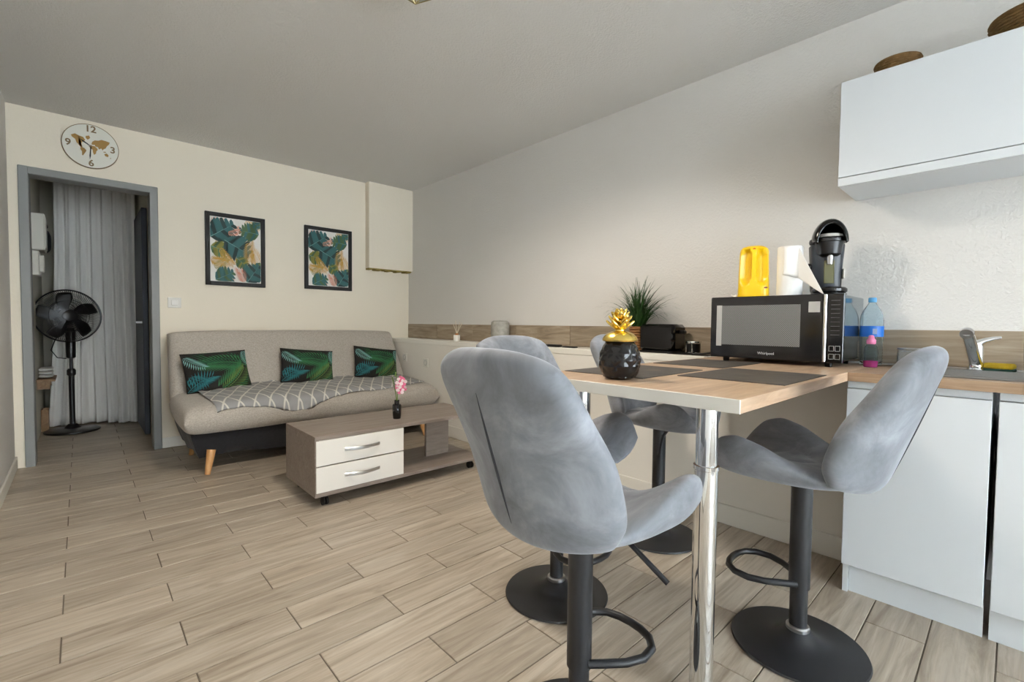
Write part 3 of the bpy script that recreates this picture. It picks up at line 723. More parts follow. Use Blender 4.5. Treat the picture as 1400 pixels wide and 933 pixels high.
for fx_, fz_, fr2 in ((0.02, 0.228, 0.03), (0.045, 0.245, 0.028), (0.03, 0.262, 0.024), (0.028, 0.188, 0.028), (0.05, 0.205, 0.022), (0.012, 0.205, 0.02)):
    fl = None
    c = vp(fx_, fz_, -0.012)
    for p_ in range(5):
        a = 2*PI*p_/5+fx_*60; dr = vp(math.cos(a), math.sin(a)*0.95)
        tn = vp(-math.sin(a), math.cos(a)); nf = vp(0, 0, -1)
        cfp = lambda u, v: tuple(c+dr*(fr2*(0.1+0.45*(v+1)))+tn*(fr2*0.42*u*(1-0.45*v*v))+nf*(0.006*(v+1)*(1 if p_ % 2 else 0.3)))
        o = G().pillow(cfp, lambda u, v: 0.0016*edge_round(u, v, 4), 6, 6).build('petal', 'petal_white' if p_ % 2 else 'petal_pink', fl or vs_)
    g = G(); g.lathe([(0, -0.006), (0.006, 0), (0, 0.006)], tuple(c+vp(0, 0, -0.006)), 8); g.build('flower_centre', 'petal_pink', vs_)

# ------------------------------------------------------------------ bar table
TX0, TX1, TY0, TY1, TZ, TT = -1.6135, 0.0, -4.2495, -3.545, 0.866, 0.034
bt = thing('bar_table', 'oak bar table with white short edge on chrome legs joined to the worktop', 'table', (0, 0, 0))
G().box(TX0+0.004, TX1-0.007, TY0, TY1, TZ-TT, TZ, 0.001).build('tabletop', 'table_oak', bt, smooth=False)
G().box(TX0, TX0+0.004, TY0, TY1, TZ-TT, TZ, 0.001).build('edge_band', 'white_trim', bt, smooth=False)
for x, y in ((-1.505, -4.125), (-1.505, -3.70)):
    lg = G().cyl((x, y, 0.02), (x, y, 0.66), 0.0305, n=32).build('leg', 'chrome', bt)
    G().cyl((x, y, 0.66), (x, y, TZ-TT), 0.028, n=32).build('upper_tube', 'chrome', lg)
    G().lathe([(0.0305, 0.652), (0.033, 0.654), (0.033, 0.664), (0.0285, 0.666)], (x, y, 0), 32).build('clamp_ring', 'chrome', lg)
    G().lathe([(0.0, 0), (0.036, 0), (0.036, 0.02), (0.03, 0.024)], (x, y, 0), 32).build('foot', 'chrome', lg)
for (a, b, c, d), lb, rz in (((-1.244, -0.805, -4.231, -3.900), 'dark slate placemat on the table edge facing the kitchen stool', 0.0), ((-1.425, -0.985, -3.872, -3.552), 'dark slate placemat behind the pineapple jar', 0.02), ((-0.835, -0.415, -3.882, -3.57), 'dark slate placemat in front of the microwave', 0.0)):
    tag(G().box(-(b-a)/2, (b-a)/2, -(d-c)/2, (d-c)/2, 0, 0.0025, 0.0008).build('placemat', 'slate_mat', None, ((a+b)/2, (c+d)/2, TZ), smooth=False), lb, 'placemat', 'slate placemats on the bar table').rotation_euler = (0, 0, rz)
# pineapple jar
pj = thing('pineapple_jar', 'glossy black pineapple jar with gold crown lid on the bar table', 'jar', (-1.475, -3.825, TZ))
def pine_r(a, r, z):
    if r < 0.02: return r
    A = a*8/(2*PI); B = z/0.125*3.0
    f1 = abs(((A+B) % 1)-0.5)*2; f2 = abs(((A-B) % 1)-0.5)*2
    return r*(0.94+0.085*min(f1, f2)**0.8) if 0.01 < z < 0.118 else r
pp = [(0.0, 0.0), (0.036, 0.0), (0.044, 0.004)]
for i in range(1, 32):
    z = 0.004+0.116*i/32; t = z/0.122; pp.append((0.066*(math.sin(PI*(0.215+0.60*t)))**0.75, z))
pp += [(0.052, 0.122), (0.0, 0.122)]
G().lathe(pp, n=108, rfn=pine_r).build('body', 'pot_black', pj, ang=25)
ld = G().lathe([(0.054, 0.120), (0.0555, 0.124), (0.052, 0.133), (0.042, 0.143), (0.028, 0.150), (0.016, 0.153), (0.015, 0.17), (0, 0.172)], n=36).build('lid', 'gold', pj)
for ring, (cnt, zz, L, out) in enumerate(((6, 0.156, 0.045, 0.9), (5, 0.170, 0.045, 0.75), (5, 0.182, 0.044, 0.55), (3, 0.192, 0.042, 0.35), (1, 0.198, 0.034, 0.0))):
    for i in range(cnt):
        a = 2*PI*(i+0.5*ring)/cnt; d = Vector((math.cos(a), math.sin(a), 0)); tn = Vector((-math.sin(a), math.cos(a), 0)); b0 = Vector((0, 0, zz))+d*0.006
        cfp = lambda u, v: tuple(b0+d*(L*out*0.95*((v+1)/2))+Vector((0, 0, 1))*(L*(0.78-0.25*out)*((v+1)/2)+0.006*out*((v+1)/2)**3)+tn*(0.0145*u*(1-0.8*((v+1)/2)**2.5)))
        G().pillow(cfp, lambda u, v: 0.0045*edge_round(u, v, 4), 6, 8).build('crown_leaf', 'gold', ld)
G().lathe([(0.012, 0.15), (0.017, 0.165), (0.014, 0.195), (0.0, 0.205)], n=16).build('crown_core', 'gold', ld)

# ------------------------------------------------------------------ bar stools
def make_stool(loc, rz, label):
    st = thing('bar_stool', label, 'stool', loc, rz, 'grey velvet bar stools around the table')
    pr = [(0, 0), (0.190, 0), (0.196, 0.004), (0.193, 0.010)]
    for i in range(1, 13):
        t = i/12; pr.append((0.193-0.158*t, 0.010+0.014*t+0.030*t**5))
    G().lathe(pr+[(0.030, 0.058), (0, 0.058)], n=56).build('base', 'black_metal', st)
    G().lathe([(0.030, 0.054), (0.034, 0.056), (0.034, 0.066), (0.030, 0.070)], n=24).build('collar', 'steel', st)
    G().cyl((0, 0, 0.055), (0, 0, 0.50), 0.0255, n=24).build('inner_pole', 'black_metal', st)
    G().lathe([(0.0265, 0.195), (0.0305, 0.195), (0.0305, 0.56), (0.0265, 0.56)], n=28).build('outer_tube', 'black_metal', st)
    half = [(0.0, 0.028), (0.03, 0.052), (0.075, 0.086), (0.12, 0.104), (0.165, 0.098), (0.195, 0.070), (0.207, 0.035)]
    pts = [(x, -y, 0.212+0.02*x) for x, y in half]+[(0.210, 0, 0.2162)]+[(x, y, 0.212+0.02*x) for x, y in reversed(half)]
    G().tube(pts, 0.0105, 10).build('footrest', 'black_metal', st)
    G().tube([(0.05, -0.02, 0.535), (0.06, -0.10, 0.52), (0.08, -0.19, 0.455)], 0.0065, 8).build('height_lever', 'black_metal', st)
    # seat shell
    def ztop(u, v):
        gv = smooth_table([(-1, -0.05), (-0.6, 0.0), (-0.25, 0.30), (0.1, 0.76), (0.45, 1.0), (0.75, 0.98), (1, 0.65)], v)
        z = 0.618+0.135*(abs(u)**2.2)*gv-0.006*(1-v*v)*(1-u*u)
        if v > 0.3: z -= 0.045*((v-0.3)/0.7)**2
        q1 = abs((((u*0.9+v)*1.25) % 1)-0.5)*2; q2 = abs((((u*0.9-v)*1.25) % 1)-0.5)*2
        if abs(u) < 0.72: z -= 0.008*(max(0, 1-min(q1, q2)*5))*(1-(abs(u)/0.72)**4)
        return z
    def zbot(u, v): return 0.548+0.03*abs(u)**3+0.015*(v < 0)*v*v
    wt = [(-1, 0.165), (-0.5, 0.200), (0.0, 0.222), (0.4, 0.228), (0.8, 0.212), (1, 0.195)]
    def xy(u, v):
        hw = smooth_table(wt, v, 0.12); return (0.035+0.215*v*(1-0.10*u*u*abs(v)), hw*u*(1-0.06*v**6))
    def cs(u, v):
        x, y = xy(u, v); return (x, y, (ztop(u, v)+zbot(u, v))/2)
    g = G(); nu, nv = 44, 44
    us = [math.sin(PI/2*(-1+2*i/nu)) for i in range(nu+1)]; vs3 = [math.sin(PI/2*(-1+2*j/nv)) for j in range(nv+1)]; ix = {}
    for i, u in enumerate(us):
        for j, v in enumerate(vs3):
            x, y = xy(u, v); rim = i in (0, nu) or j in (0, nv); m = cs(u, v)[2]; h = (ztop(u, v)-zbot(u, v))/2*edge_round(u, v, 5, 0.42)
            if rim: ix[(i, j, 0)] = ix[(i, j, 1)] = len(g.v); g.v.append((x, y, m))
            else:
                for kk, q in ((0, h), (1, -h)): ix[(i, j, kk)] = len(g.v); g.v.append((x, y, m+q))
    for i in range(nu):
        for j in range(nv):
            for kk in (0, 1):
                f = list(dict.fromkeys([ix[(i, j, kk)], ix[(i+1, j, kk)], ix[(i+1, j+1, kk)], ix[(i, j+1, kk)]]))
                if len(f) > 2: g.f.append(tuple(f)); g.m.append(0)
    g.build('seat', 'velvet', st, ang=180)
    # backrest shell
    bw = [(0, 0.180), (0.05, 0.202), (0.12, 0.212), (0.3, 0.214), (0.5, 0.216), (0.68, 0.209), (0.85, 0.202), (0.94, 0.196), (1, 0.178)]
    ba = [(0, 0.07), (0.15, 0.092), (0.35, 0.096), (0.5, 0.092), (0.7, 0.07), (0.9, 0.05), (1, 0.035)]
    def bc(u, v):
        s_ = (v+1)/2; hw = smooth_table(bw, s_, 0.08); y = hw*u
        x = -0.170-0.140*s_+smooth_table(ba, s_, 0.1)*(abs(y)/0.215)**2
        z = 0.562+0.425*s_-0.035*(abs(u)**3)*s_**2+0.03*(abs(u)**2)*(1-s_)**2
        return (x, y, z)
    def bth(u, v): return 0.036*edge_round(u, v, 9, 0.45)
    bk = G().pillow(bc, bth, 44, 36).build('backrest', 'velvet', st, ang=180)
    pts = []
    for i in range(15):
        v = -0.72+1.36*i/14; e = 1e-3; c = Vector(bc(0, v)); dv = Vector(bc(0, v+e))-Vector(bc(0, v-e)); du = Vector(bc(e, v))-Vector(bc(-e, v))
        nn = du.cross(dv).normalized()
        if nn.x > 0: nn = -nn
        pts.append(tuple(c+nn*(bth(0, v)-0.0005)))
    G().tube(pts, [0.001+0.0028*math.sin(PI*i/14) for i in range(15)], 6).build('seam', 'seam_dark', bk)
    return st
A = make_stool((-1.84, -3.97, 0), math.radians(-3), 'grey velvet bar stool at the white-edged short end of the bar table')
copy_thing(A, (-1.40, -3.505, 0), math.radians(-92), 'grey velvet bar stool beside the pineapple jar, on the sofa side of the table')
copy_thing(A, (-0.66, -3.51, 0), math.radians(-84), 'grey velvet bar stool nearest the toaster, tucked under the table')
copy_thing(A, (-1.035, -4.228, 0), math.radians(90), 'grey velvet bar stool in front of the white kitchen base cabinets')

# ------------------------------------------------------------------ kitchen base units and worktop
KF = -0.573; KYS = [(CAB_Y, -4.636), (-4.650, -5.25)]
for i, (a, b) in enumerate(KYS):
    lb = ['white base cabinet with plain door next to the bar table', 'white base cabinet with plain door under the drinking glass'][i]
    c = thing('base_cabinet', lb, 'cabinet', (0, b, 0), 0, 'white kitchen base cabinets'); L = a-b
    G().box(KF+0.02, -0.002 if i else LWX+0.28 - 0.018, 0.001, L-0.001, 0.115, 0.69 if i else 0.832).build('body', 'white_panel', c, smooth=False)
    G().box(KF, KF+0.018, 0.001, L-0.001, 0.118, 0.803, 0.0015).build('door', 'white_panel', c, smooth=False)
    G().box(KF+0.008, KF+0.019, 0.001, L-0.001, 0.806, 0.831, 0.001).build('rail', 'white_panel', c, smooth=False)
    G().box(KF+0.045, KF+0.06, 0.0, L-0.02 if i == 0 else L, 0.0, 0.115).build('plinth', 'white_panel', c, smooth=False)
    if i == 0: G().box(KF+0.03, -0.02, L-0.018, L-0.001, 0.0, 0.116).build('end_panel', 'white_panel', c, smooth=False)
wk = thing('worktop', 'oak effect kitchen worktop over the white base cabinets', 'worktop', (0, 0, 0))
SKX0, SKX1, SKY0, SKY1 = -0.50, -0.12, -5.25, -4.60
G().box(-0.593, -0.007, SKY1-0.1, CAB_Y-0.005, TZ-TT+0.001, TZ, 0.001).build('slab', 'worktop_oak', wk, smooth=False)
g = G(); g.box(-0.593, SKX0, SKY0, SKY1-0.1, TZ-TT+0.001, TZ); g.box(SKX1, -0.007, SKY0, SKY1-0.1, TZ-TT+0.001, TZ); g.build('sink_surround', 'worktop_oak', wk, smooth=False)
# sink with drainer
sk = thing('kitchen_sink', 'stainless steel inset sink with ribbed drainer', 'sink', (0, 0, 0))
g = G(); z = TZ+0.004
g.box(SKX0-0.02, SKX1+0.06, -4.88, -4.40, TZ-0.0005, z, 0.0015)
g.build('drainer', 'sink_steel', sk, smooth=False)
g = G()
for q in range(9): g.cyl((SKX0+0.03+q*0.04, -4.44, z), (SKX0+0.03+q*0.04, -4.80, z), 0.004, n=6)
g.build('ribs', 'sink_steel', sk)
g = G(); yA, yB = -5.24, -4.88
g.box(SKX0-0.02, SKX0+0.02, yA, yB, TZ-0.0005, z, 0.001); g.box(SKX1-0.02, SKX1+0.06, yA, yB, TZ-0.0005, z, 0.001)
g.box(SKX0+0.02, SKX0+0.03, yA, yB, TZ-0.16, z-0.001); g.box(SKX1-0.03, SKX1-0.02, yA, yB, TZ-0.16, z-0.001); g.box(SKX0+0.03, SKX1-0.03, yA, yA+0.01, TZ-0.16, z-0.001); g.box(SKX0+0.03, SKX1-0.03, yB-0.01, yB, TZ-0.16, z-0.001); g.box(SKX0+0.02, SKX1-0.02, yA, yB, TZ-0.17, TZ-0.16)
g.build('basin', 'sink_steel', sk, smooth=False)
# faucet
fa = thing('mixer_tap', 'chrome kitchen mixer tap with angled spout and lever', 'tap', (-0.115, -4.575, TZ+0.004))
G().lathe([(0, 0), (0.026, 0), (0.026, 0.006), (0.021, 0.01), (0.021, 0.095), (0.018, 0.105), (0, 0.108)], n=28).build('body', 'chrome', fa)
G().tube([(-0.005, 0.0, 0.03), (-0.045, 0.008, 0.075), (-0.125, 0.02, 0.145), (-0.145, 0.022, 0.155)], [0.019, 0.019, 0.019, 0.018], 20).build('spout', 'chrome', fa)
G().tube([(-0.136, 0.021, 0.152), (-0.152, 0.023, 0.145)], [0.020, 0.020], 20).build('aerator', 'steel', fa)
G().tube([(0, 0, 0.105), (0.004, -0.02, 0.118), (0.006, -0.045, 0.127), (0.007, -0.068, 0.133)], [0.016, 0.011, 0.009, 0.005], 12).build('lever', 'chrome', fa)
sp_ = thing('sponge', 'yellow sponge with dark green scouring pad beside the tap', 'sponge', (-0.10, -4.640, TZ+0.006), math.radians(78))
G().box(-0.042, 0.042, -0.028, 0.028, 0.008, 0.030, 0.006).build('foam', 'sponge', sp_)
G().box(-0.042, 0.042, -0.028, 0.028, -0.002, 0.009, 0.002).build('scouring_pad', 'scourer', sp_, smooth=False)
def tumbler(name, loc, r, h, lb, cat='glass', rim=True):
    o = G().lathe([(0, 0), (r*0.88, 0), (r*0.9, 0.003), (r, h*0.6), (r, h), (r-0.003, h), (r-0.004, h*0.6), (r*0.85, 0.008), (0, 0.008)], n=32).build(name, 'clear_glass', None, loc)
    return tag(o, lb, cat)
tumbler('drinking_glass', (-0.13, -4.735, TZ+0.004), 0.034, 0.125, 'tall clear drinking glass at the cabinet end beyond the tap')
jr = thing('glass_jar', 'short glass jar with clip-rimmed top behind the stool backrest', 'jar', (-0.10, -4.372, TZ))
G().lathe([(0, 0), (0.042, 0), (0.044, 0.004), (0.044, 0.072), (0.038, 0.078), (0.035, 0.078), (0.040, 0.070), (0.040, 0.008), (0, 0.008)], n=32).build('body', 'clear_glass', jr)
G().tube([(0.041*math.cos(2*PI*i/24), 0.041*math.sin(2*PI*i/24), 0.080) for i in range(24)], 0.004, 6, True).build('rim', 'steel', jr)
# ------------------------------------------------------------------ upper cabinet and baskets
uc = thing('wall_cabinet', 'white wall cabinet with long flap door mounted above the kitchen', 'cabinet', (0, -5.55, 1.641))
L = 5.55-4.139
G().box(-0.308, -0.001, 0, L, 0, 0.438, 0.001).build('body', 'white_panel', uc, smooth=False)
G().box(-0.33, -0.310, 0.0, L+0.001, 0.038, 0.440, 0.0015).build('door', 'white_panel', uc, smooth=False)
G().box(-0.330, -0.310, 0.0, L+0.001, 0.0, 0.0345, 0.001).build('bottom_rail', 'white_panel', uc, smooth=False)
for (x, y, r, h, lb) in ((-0.16, -4.30, 0.074, 0.085, 'small brown wicker basket on the wall cabinet near its end'), (-0.17, -4.70, 0.125, 0.095, 'wide brown wicker basket further along the wall cabinet')):
    bk_ = thing('wicker_basket', lb, 'basket', (x, y, 2.079), 0, 'wicker baskets on the wall cabinet')
    g = G(); nz = 9
    for i in range(nz): g.tube([((r*(0.86+0.14*math.sin(PI*0.5*(i/nz)))+0.003*((q+i) % 2))*math.cos(2*PI*q/40), (r*(0.86+0.14*math.sin(PI*0.5*(i/nz)))+0.003*((q+i) % 2))*math.sin(2*PI*q/40), 0.006+h*i/nz) for q in range(40)], h/nz*0.56, 6, True)
    g.build('weave', 'wicker', bk_)
    G().tube([((r-0.001)*math.cos(2*PI*q/40), (r-0.001)*math.sin(2*PI*q/40), h-0.002) for q in range(40)], 0.009, 8, True).build('rim', 'wicker', bk_)
    G().lathe([(0, 0), (r*0.9, 0), (r*0.9, 0.006), (0, 0.006)], n=24).build('bottom', 'wicker', bk_)

# ------------------------------------------------------------------ microwave and things on it
MX, MY0, MY1, MZ0, MZ1 = -0.42, -4.196, -3.642, TZ+0.020, 1.178
mw = thing('microwave', 'black microwave oven with mirrored side and silver door strip on the table', 'microwave', (0, 0, 0))
G().box(MX+0.022, -0.045, MY0+0.004, MY1-0.004, MZ0+0.006, MZ1-0.004, 0.004).build('body', 'mw_side', mw, smooth=False)
PY = -4.122
dr_ = G().box(MX, MX+0.021, PY, MY1, MZ0, MZ1, 0.004).build('door', 'mw_front', mw, smooth=False)
G().box(MX-0.0008, MX+0.003, PY+0.085, MY1-0.055, MZ0+0.062, MZ1-0.042).build('door_window', 'mw_window', dr_, smooth=False)
G().box(MX-0.0012, MX+0.003, MY1-0.055, MY1-0.030, MZ0+0.055, MZ1-0.04).build('window_edge', 'sticker_grey', dr_, smooth=False)
G().box(MX-0.0008, MX+0.002, PY+0.012, PY+0.055, MZ1-0.078, MZ1-0.032).build('energy_sticker', 'sticker_grey', dr_, smooth=False)
mwm = Matrix(((0, 0, -1, MX-0.0007), (-1, 0, 0, -3.90), (0, 1, 0, MZ0+0.027), (0, 0, 0, 1)))
lettering('brand_lettering', 'Whirlpool', 0.017, 'ink_white', dr_, mwm, 0.0004)
G().box(MX-0.006, MX+0.02, PY-0.013, PY-0.0005, MZ0+0.002, MZ1-0.002, 0.003).build('silver_strip', 'silver_strip', mw, smooth=False)
cp = G().box(MX, MX+0.021, MY0, PY-0.0135, MZ0, MZ1, 0.003).build('control_panel', 'gloss_black', mw, smooth=False)
pc = (MY0+PY-0.0135)/2
for q in range(9):
    z = MZ1-0.03-q*0.018; G().box(MX-0.0006, MX+0.001, pc-0.016, pc+0.016, z, z+0.0012).build('button_mark', 'ink_dim', cp, smooth=False)
for q in range(2):
    for e in (-1, 1):
        z0 = MZ0+0.05-q*0.034; g = G(); yA = pc+e*0.011
        for (a, b, c, d) in ((yA-0.009, yA+0.009, z0, z0+0.001), (yA-0.009, yA+0.009, z0+0.021, z0+0.022), (yA-0.009, yA-0.008, z0, z0+0.022), (yA+0.008, yA+0.009, z0, z0+0.022)): g.box(MX-0.0006, MX+0.001, a, b, c, d)
        g.build('button_outline', 'ink_white', cp, smooth=False)
for x in (MX+0.05, -0.09):
    for y in (MY0+0.06, MY1-0.06): G().cyl((x, y, TZ), (x, y, MZ0+0.008), 0.013, 0.016, 14).build('foot', 'rubber', mw)
# yellow jug kettle
kt = thing('jug_kettle', 'yellow plastic jug kettle with moulded grip standing on the microwave', 'kettle', (-0.30, -3.795, MZ1-0.004), math.radians(200))
def ket_r(a, r, z):
    ca, sa = abs(math.cos(a)), abs(math.sin(a)); k = (ca**4+sa**4)**(-1/4)
    rr = r*k
    th = math.atan2(math.sin(a), math.cos(a))
    for c in (-0.50, 0.50):
        e = abs((th-c)/0.33)**3+abs((z-0.15)/0.082)**5
        if e < 1: rr -= 0.026*min(1.0, (1-e)*2.2)**0.7
    return rr
prk = [(0, 0), (0.068, 0), (0.070, 0.004), (0.069, 0.02)]
for i in range(1, 25): prk.append((0.069-0.006*i/24, 0.02+0.205*i/24))
prk += [(0.060, 0.236), (0.050, 0.246), (0.03, 0.254), (0, 0.256)]
G().lathe(prk, n=96, rfn=ket_r).build('body', 'yellow_plastic', kt, ang=60)
g = G(); n = 20
for r, d in ((0.0001, 0.073), (0.011, 0.073), (0.012, 0.062)):
    for i in range(n): g.v.append((d-0.012, r*0.85*math.cos(2*PI*i/n), 0.226+r*1.2*math.sin(2*PI*i/n)))
for j in range(2):
    for i in range(n): g.f.append((j*n+i, j*n+(i+1) % n, (j+1)*n+(i+1) % n, (j+1)*n+i)); g.m.append(0)
g.build('badge', 'badge', kt)
G().lathe([(0, 0.0), (0.008, 0.0), (0.008, 0.006), (0, 0.006)], (0.060, 0.052, 0.045), 12).build('switch_dot', 'red_dot', kt)
pts = [(0.02+0.05*math.cos(a*0.9), -0.085-0.01*math.sin(a*2), 0.006+0.004*(i % 3)) for i, a in enumerate([x*0.5 for x in range(18)])]
G().tube(pts, 0.004, 6).build('cable', 'ceramic_white', kt)
# paper towel roll
pt = thing('paper_towel_roll', 'white paper towel roll with a loose sheet hanging off on the microwave', 'paper roll', (-0.27, -3.945, MZ1-0.004))
G().lathe([(0.02, 0), (0.052, 0), (0.053, 0.003), (0.053, 0.235), (0.052, 0.238), (0.02, 0.238), (0.02, 0)], n=40).build('roll', 'paper', pt)
G().lathe([(0.019, 0.0), (0.0205, 0.0), (0.0205, 0.239), (0.019, 0.239), (0.019, 0.0)], n=24).build('core', 'cork', pt)
g = G(); nn, mm = 24, 10       # loose sheet: wraps the front of the roll, then falls away to a drooping corner
for i in range(nn+1):
    s_ = i/nn
    for j in range(mm+1):
        t = j/mm
        zt = 0.236 if s_ < 0.38 else 0.236-0.232*((s_-0.38)/0.62)**0.9
        zb = 0.105-0.05*s_ if s_ < 0.38 else 0.086*(1-((s_-0.38)/0.62))+0.002
        zb = max(zb, 0.08*(1-s_)+0.002)
        zz = zb+(max(zt, zb)-zb)*t
        if s_ < 0.38: a = math.radians(165+s_/0.38*70); x, y = 0.0545*math.cos(a), 0.0545*math.sin(a)
        else:
            k2 = (s_-0.38)/0.62; a = math.radians(235); x = 0.0545*math.cos(a)-0.085*k2; y = 0.0545*math.sin(a)-0.125*k2; x += 0.012*math.sin(PI*k2)*(t-0.5)
        g.v.append((x, y, zz))
for i in range(nn):
    for j in range(mm): g.f.append((i*(mm+1)+j, i*(mm+1)+j+1, (i+1)*(mm+1)+j+1, (i+1)*(mm+1)+j)); g.m.append(0)
o = g.build('loose_sheet', 'paper', pt, recalc=False, ang=180); md = o.modifiers.new('thick', 'SOLIDIFY'); md.thickness = 0.0012
# capsule coffee machine
cm = thing('coffee_machine', 'black capsule coffee machine with domed head standing on the microwave', 'coffee machine', (-0.20, -4.075, MZ1-0.004), math.radians(205)); cm.scale = (1.12, 1.12, 1.1)
G().lathe([(0, 0), (0.060, 0), (0.062, 0.004), (0.062, 0.012), (0.058, 0.016), (0, 0.016)], (0.045, 0, 0), 36).build('foot', 'black_plastic', cm)
G().lathe([(0, 0.014), (0.054, 0.014), (0.060, 0.020), (0.060, 0.030), (0.054, 0.036), (0, 0.036)], (0.062, 0, 0), 36).build('drip_tray', 'gloss_black', cm)
def sq(a, r, z):
    ca, sa = abs(math.cos(a)), abs(math.sin(a)); return r*(ca**3+sa**3)**(-1/3)
G().lathe([(0, 0.012), (0.046, 0.012), (0.052, 0.03), (0.054, 0.12), (0.058, 0.18), (0.060, 0.215), (0.052, 0.225), (0, 0.225)], (-0.008, 0, 0), 40, rfn=sq).build('column', 'charcoal_plastic', cm)
G().lathe([(0.030, 0.165), (0.042, 0.175), (0.046, 0.20), (0.05, 0.222), (0.03, 0.235), (0, 0.235)], (0.035, 0, 0), 32).build('capsule_holder', 'black_plastic', cm)
G().lathe([(0.0, 0.118), (0.010, 0.12), (0.011, 0.165), (0, 0.166)], (0.058, 0, 0.012), 16).build('spout', 'steel', cm)
G().box(0.045, 0.0495, -0.018, 0.018, 0.055, 0.15, 0.004).build('back_window', 'amber_window', cm, smooth=False)
# domed head, open towards the front
g = G(); nu, nv = 28, 14
for i in range(nu+1):
    a = PI*i/nu
    for j in range(nv+1):
        b = PI*0.62*j/nv
        x = 0.075*math.sin(b)*1.05; 
        g.v.append((-0.045+0.125*math.sin(b*0.82)*1.0, 0.062*math.cos(a)*(0.55+0.45*math.sin(b*1.1+0.5)), 0.232+0.092*math.sin(a)*(0.6+0.4*math.sin(b+0.4))-0.02*(j/nv)**2))
for i in range(nu):
    for j in range(nv): g.f.append((i*(nv+1)+j, (i+1)*(nv+1)+j, (i+1)*(nv+1)+j+1, i*(nv+1)+j+1)); g.m.append(0)
g.f.append(tuple(i*(nv+1) for i in range(nu+1))); g.m.append(0)
o = g.build('hood', 'gloss_black', cm, recalc=False); md = o.modifiers.new('thick', 'SOLIDIFY'); md.thickness = 0.005
G().lathe([(0, 0.224), (0.064, 0.224), (0.066, 0.230), (0.064, 0.240), (0, 0.244)], (0.012, 0, 0), 36).build('neck_ring', 'black_plastic', cm)
G().lathe([(0, 0.244), (0.052, 0.244), (0.048, 0.256), (0, 0.262)], (0.022, 0, 0), 32).build('cradle', 'sticker_grey', cm)
G().cyl((0.0, -0.052, 0.13), (0.0, -0.066, 0.13), 0.014, n=18).build('knob', 'black_plastic', cm)
stk = G().box(0.012, 0.04, 0.0515, 0.0555, 0.075, 0.115, 0.001).build('sticker', 'sticker', cm, smooth=False)
g = G(); [g.box(0.016, 0.036-0.006*(q % 2), 0.0552, 0.0558, 0.082+q*0.008, 0.086+q*0.008) for q in range(4)]; g.build('sticker_print', 'print_ink', stk, smooth=False)
# bottles
wb_ = thing('water_bottle', 'large clear blue-tinted water bottle with blue label by the microwave', 'bottle', (-0.12, -4.238, TZ))
prb = [(0, 0.006), (0.03, 0.0), (0.040, 0.004), (0.043, 0.02)]
for i in range(1, 15): prb.append((0.043-0.002*(i % 2), 0.02+0.09*i/14))
prb += [(0.043, 0.115), (0.043, 0.17), (0.0435, 0.205), (0.041, 0.225), (0.032, 0.25), (0.018, 0.272), (0.0135, 0.282), (0.0135, 0.29)]
G().lathe(prb+[(0.012, 0.29), (0.012, 0.28), (0.030, 0.247), (0.0395, 0.222), (0.0415, 0.17), (0.0405, 0.02), (0.03, 0.01), (0, 0.012)], n=36).build('body', 'pet_blue', wb_)
lbl = G().lathe([(0.0436, 0.130), (0.0442, 0.130), (0.0442, 0.178), (0.0436, 0.178), (0.0436, 0.13)], n=36).build('label', 'label_blue', wb_)
g = G()
for i in range(7):
    a0 = math.radians(196+i*3.1)
    g.cyl((0.0443*math.cos(a0), 0.0443*math.sin(a0), 0.142), (0.0443*math.cos(a0), 0.0443*math.sin(a0), 0.166), 0.0006, n=4)
g.build('barcode', 'ink_white', lbl)
G().lathe([(0.0145, 0.284), (0.0155, 0.286), (0.0155, 0.302), (0.013, 0.305), (0, 0.305)], n=24).build('cap', 'cap_blue', wb_)
pb = thing('soap_bottle', 'small bottle with pink cap and pink liquid before the water bottle', 'bottle', (-0.235, -4.258, TZ))
G().lathe([(0, 0), (0.022, 0), (0.025, 0.004), (0.026, 0.03), (0.024, 0.05), (0.026, 0.062), (0.023, 0.088), (0.013, 0.098), (0.012, 0.104), (0.0105, 0.104), (0.0215, 0.085), (0.0235, 0.06), (0.022, 0.032), (0.0225, 0.03), (0, 0.03)], n=28).build('body', 'pet_blue', pb)
G().lathe([(0, 0.0015), (0.021, 0.0015), (0.0235, 0.005), (0.0245, 0.028), (0, 0.029)], n=28).build('liquid', 'pink_liquid', pb)
G().lathe([(0.014, 0.100), (0.0165, 0.103), (0.0165, 0.118), (0.011, 0.124), (0.010, 0.134), (0.006, 0.138), (0, 0.138)], n=24).build('cap', 'cap_pink', pb)

# ------------------------------------------------------------------ things on the ledge
LZ = LWT
rd = thing('reed_diffuser', 'white reed diffuser with cork collar and pale sticks on the ledge', 'diffuser', (-0.12, -1.09, LZ))
G().lathe([(0, 0), (0.030, 0), (0.031, 0.002), (0.031, 0.052), (0.029, 0.056), (0, 0.056)], n=28).build('jar', 'ceramic_white', rd)
G().lathe([(0.0, 0.055), (0.015, 0.055), (0.016, 0.072), (0, 0.074)], n=20).build('cork_collar', 'cork', rd)
for q, (dx, dy) in enumerate(((0.02, 0.05), (-0.01, -0.06), (0.025, -0.045), (-0.02, 0.03))):
    G().cyl((0, 0, 0.065), (dx, dy, 0.19-0.01*q), 0.0025, n=5).build('stick', 'stick', rd)
gl = thing('glass_lamp', 'mottled smoky glass table lamp on a gold base on the ledge', 'lamp', (-0.125, -1.715, LZ))
G().lathe([(0, 0), (0.040, 0), (0.040, 0.012), (0.034, 0.016), (0, 0.016)], n=32).build('base', 'gold', gl)
G().lathe([(0.034, 0.016), (0.062, 0.022), (0.078, 0.045), (0.080, 0.15), (0.074, 0.182), (0.058, 0.192), (0, 0.194)], n=40).build('shade', 'smoke_glass', gl)
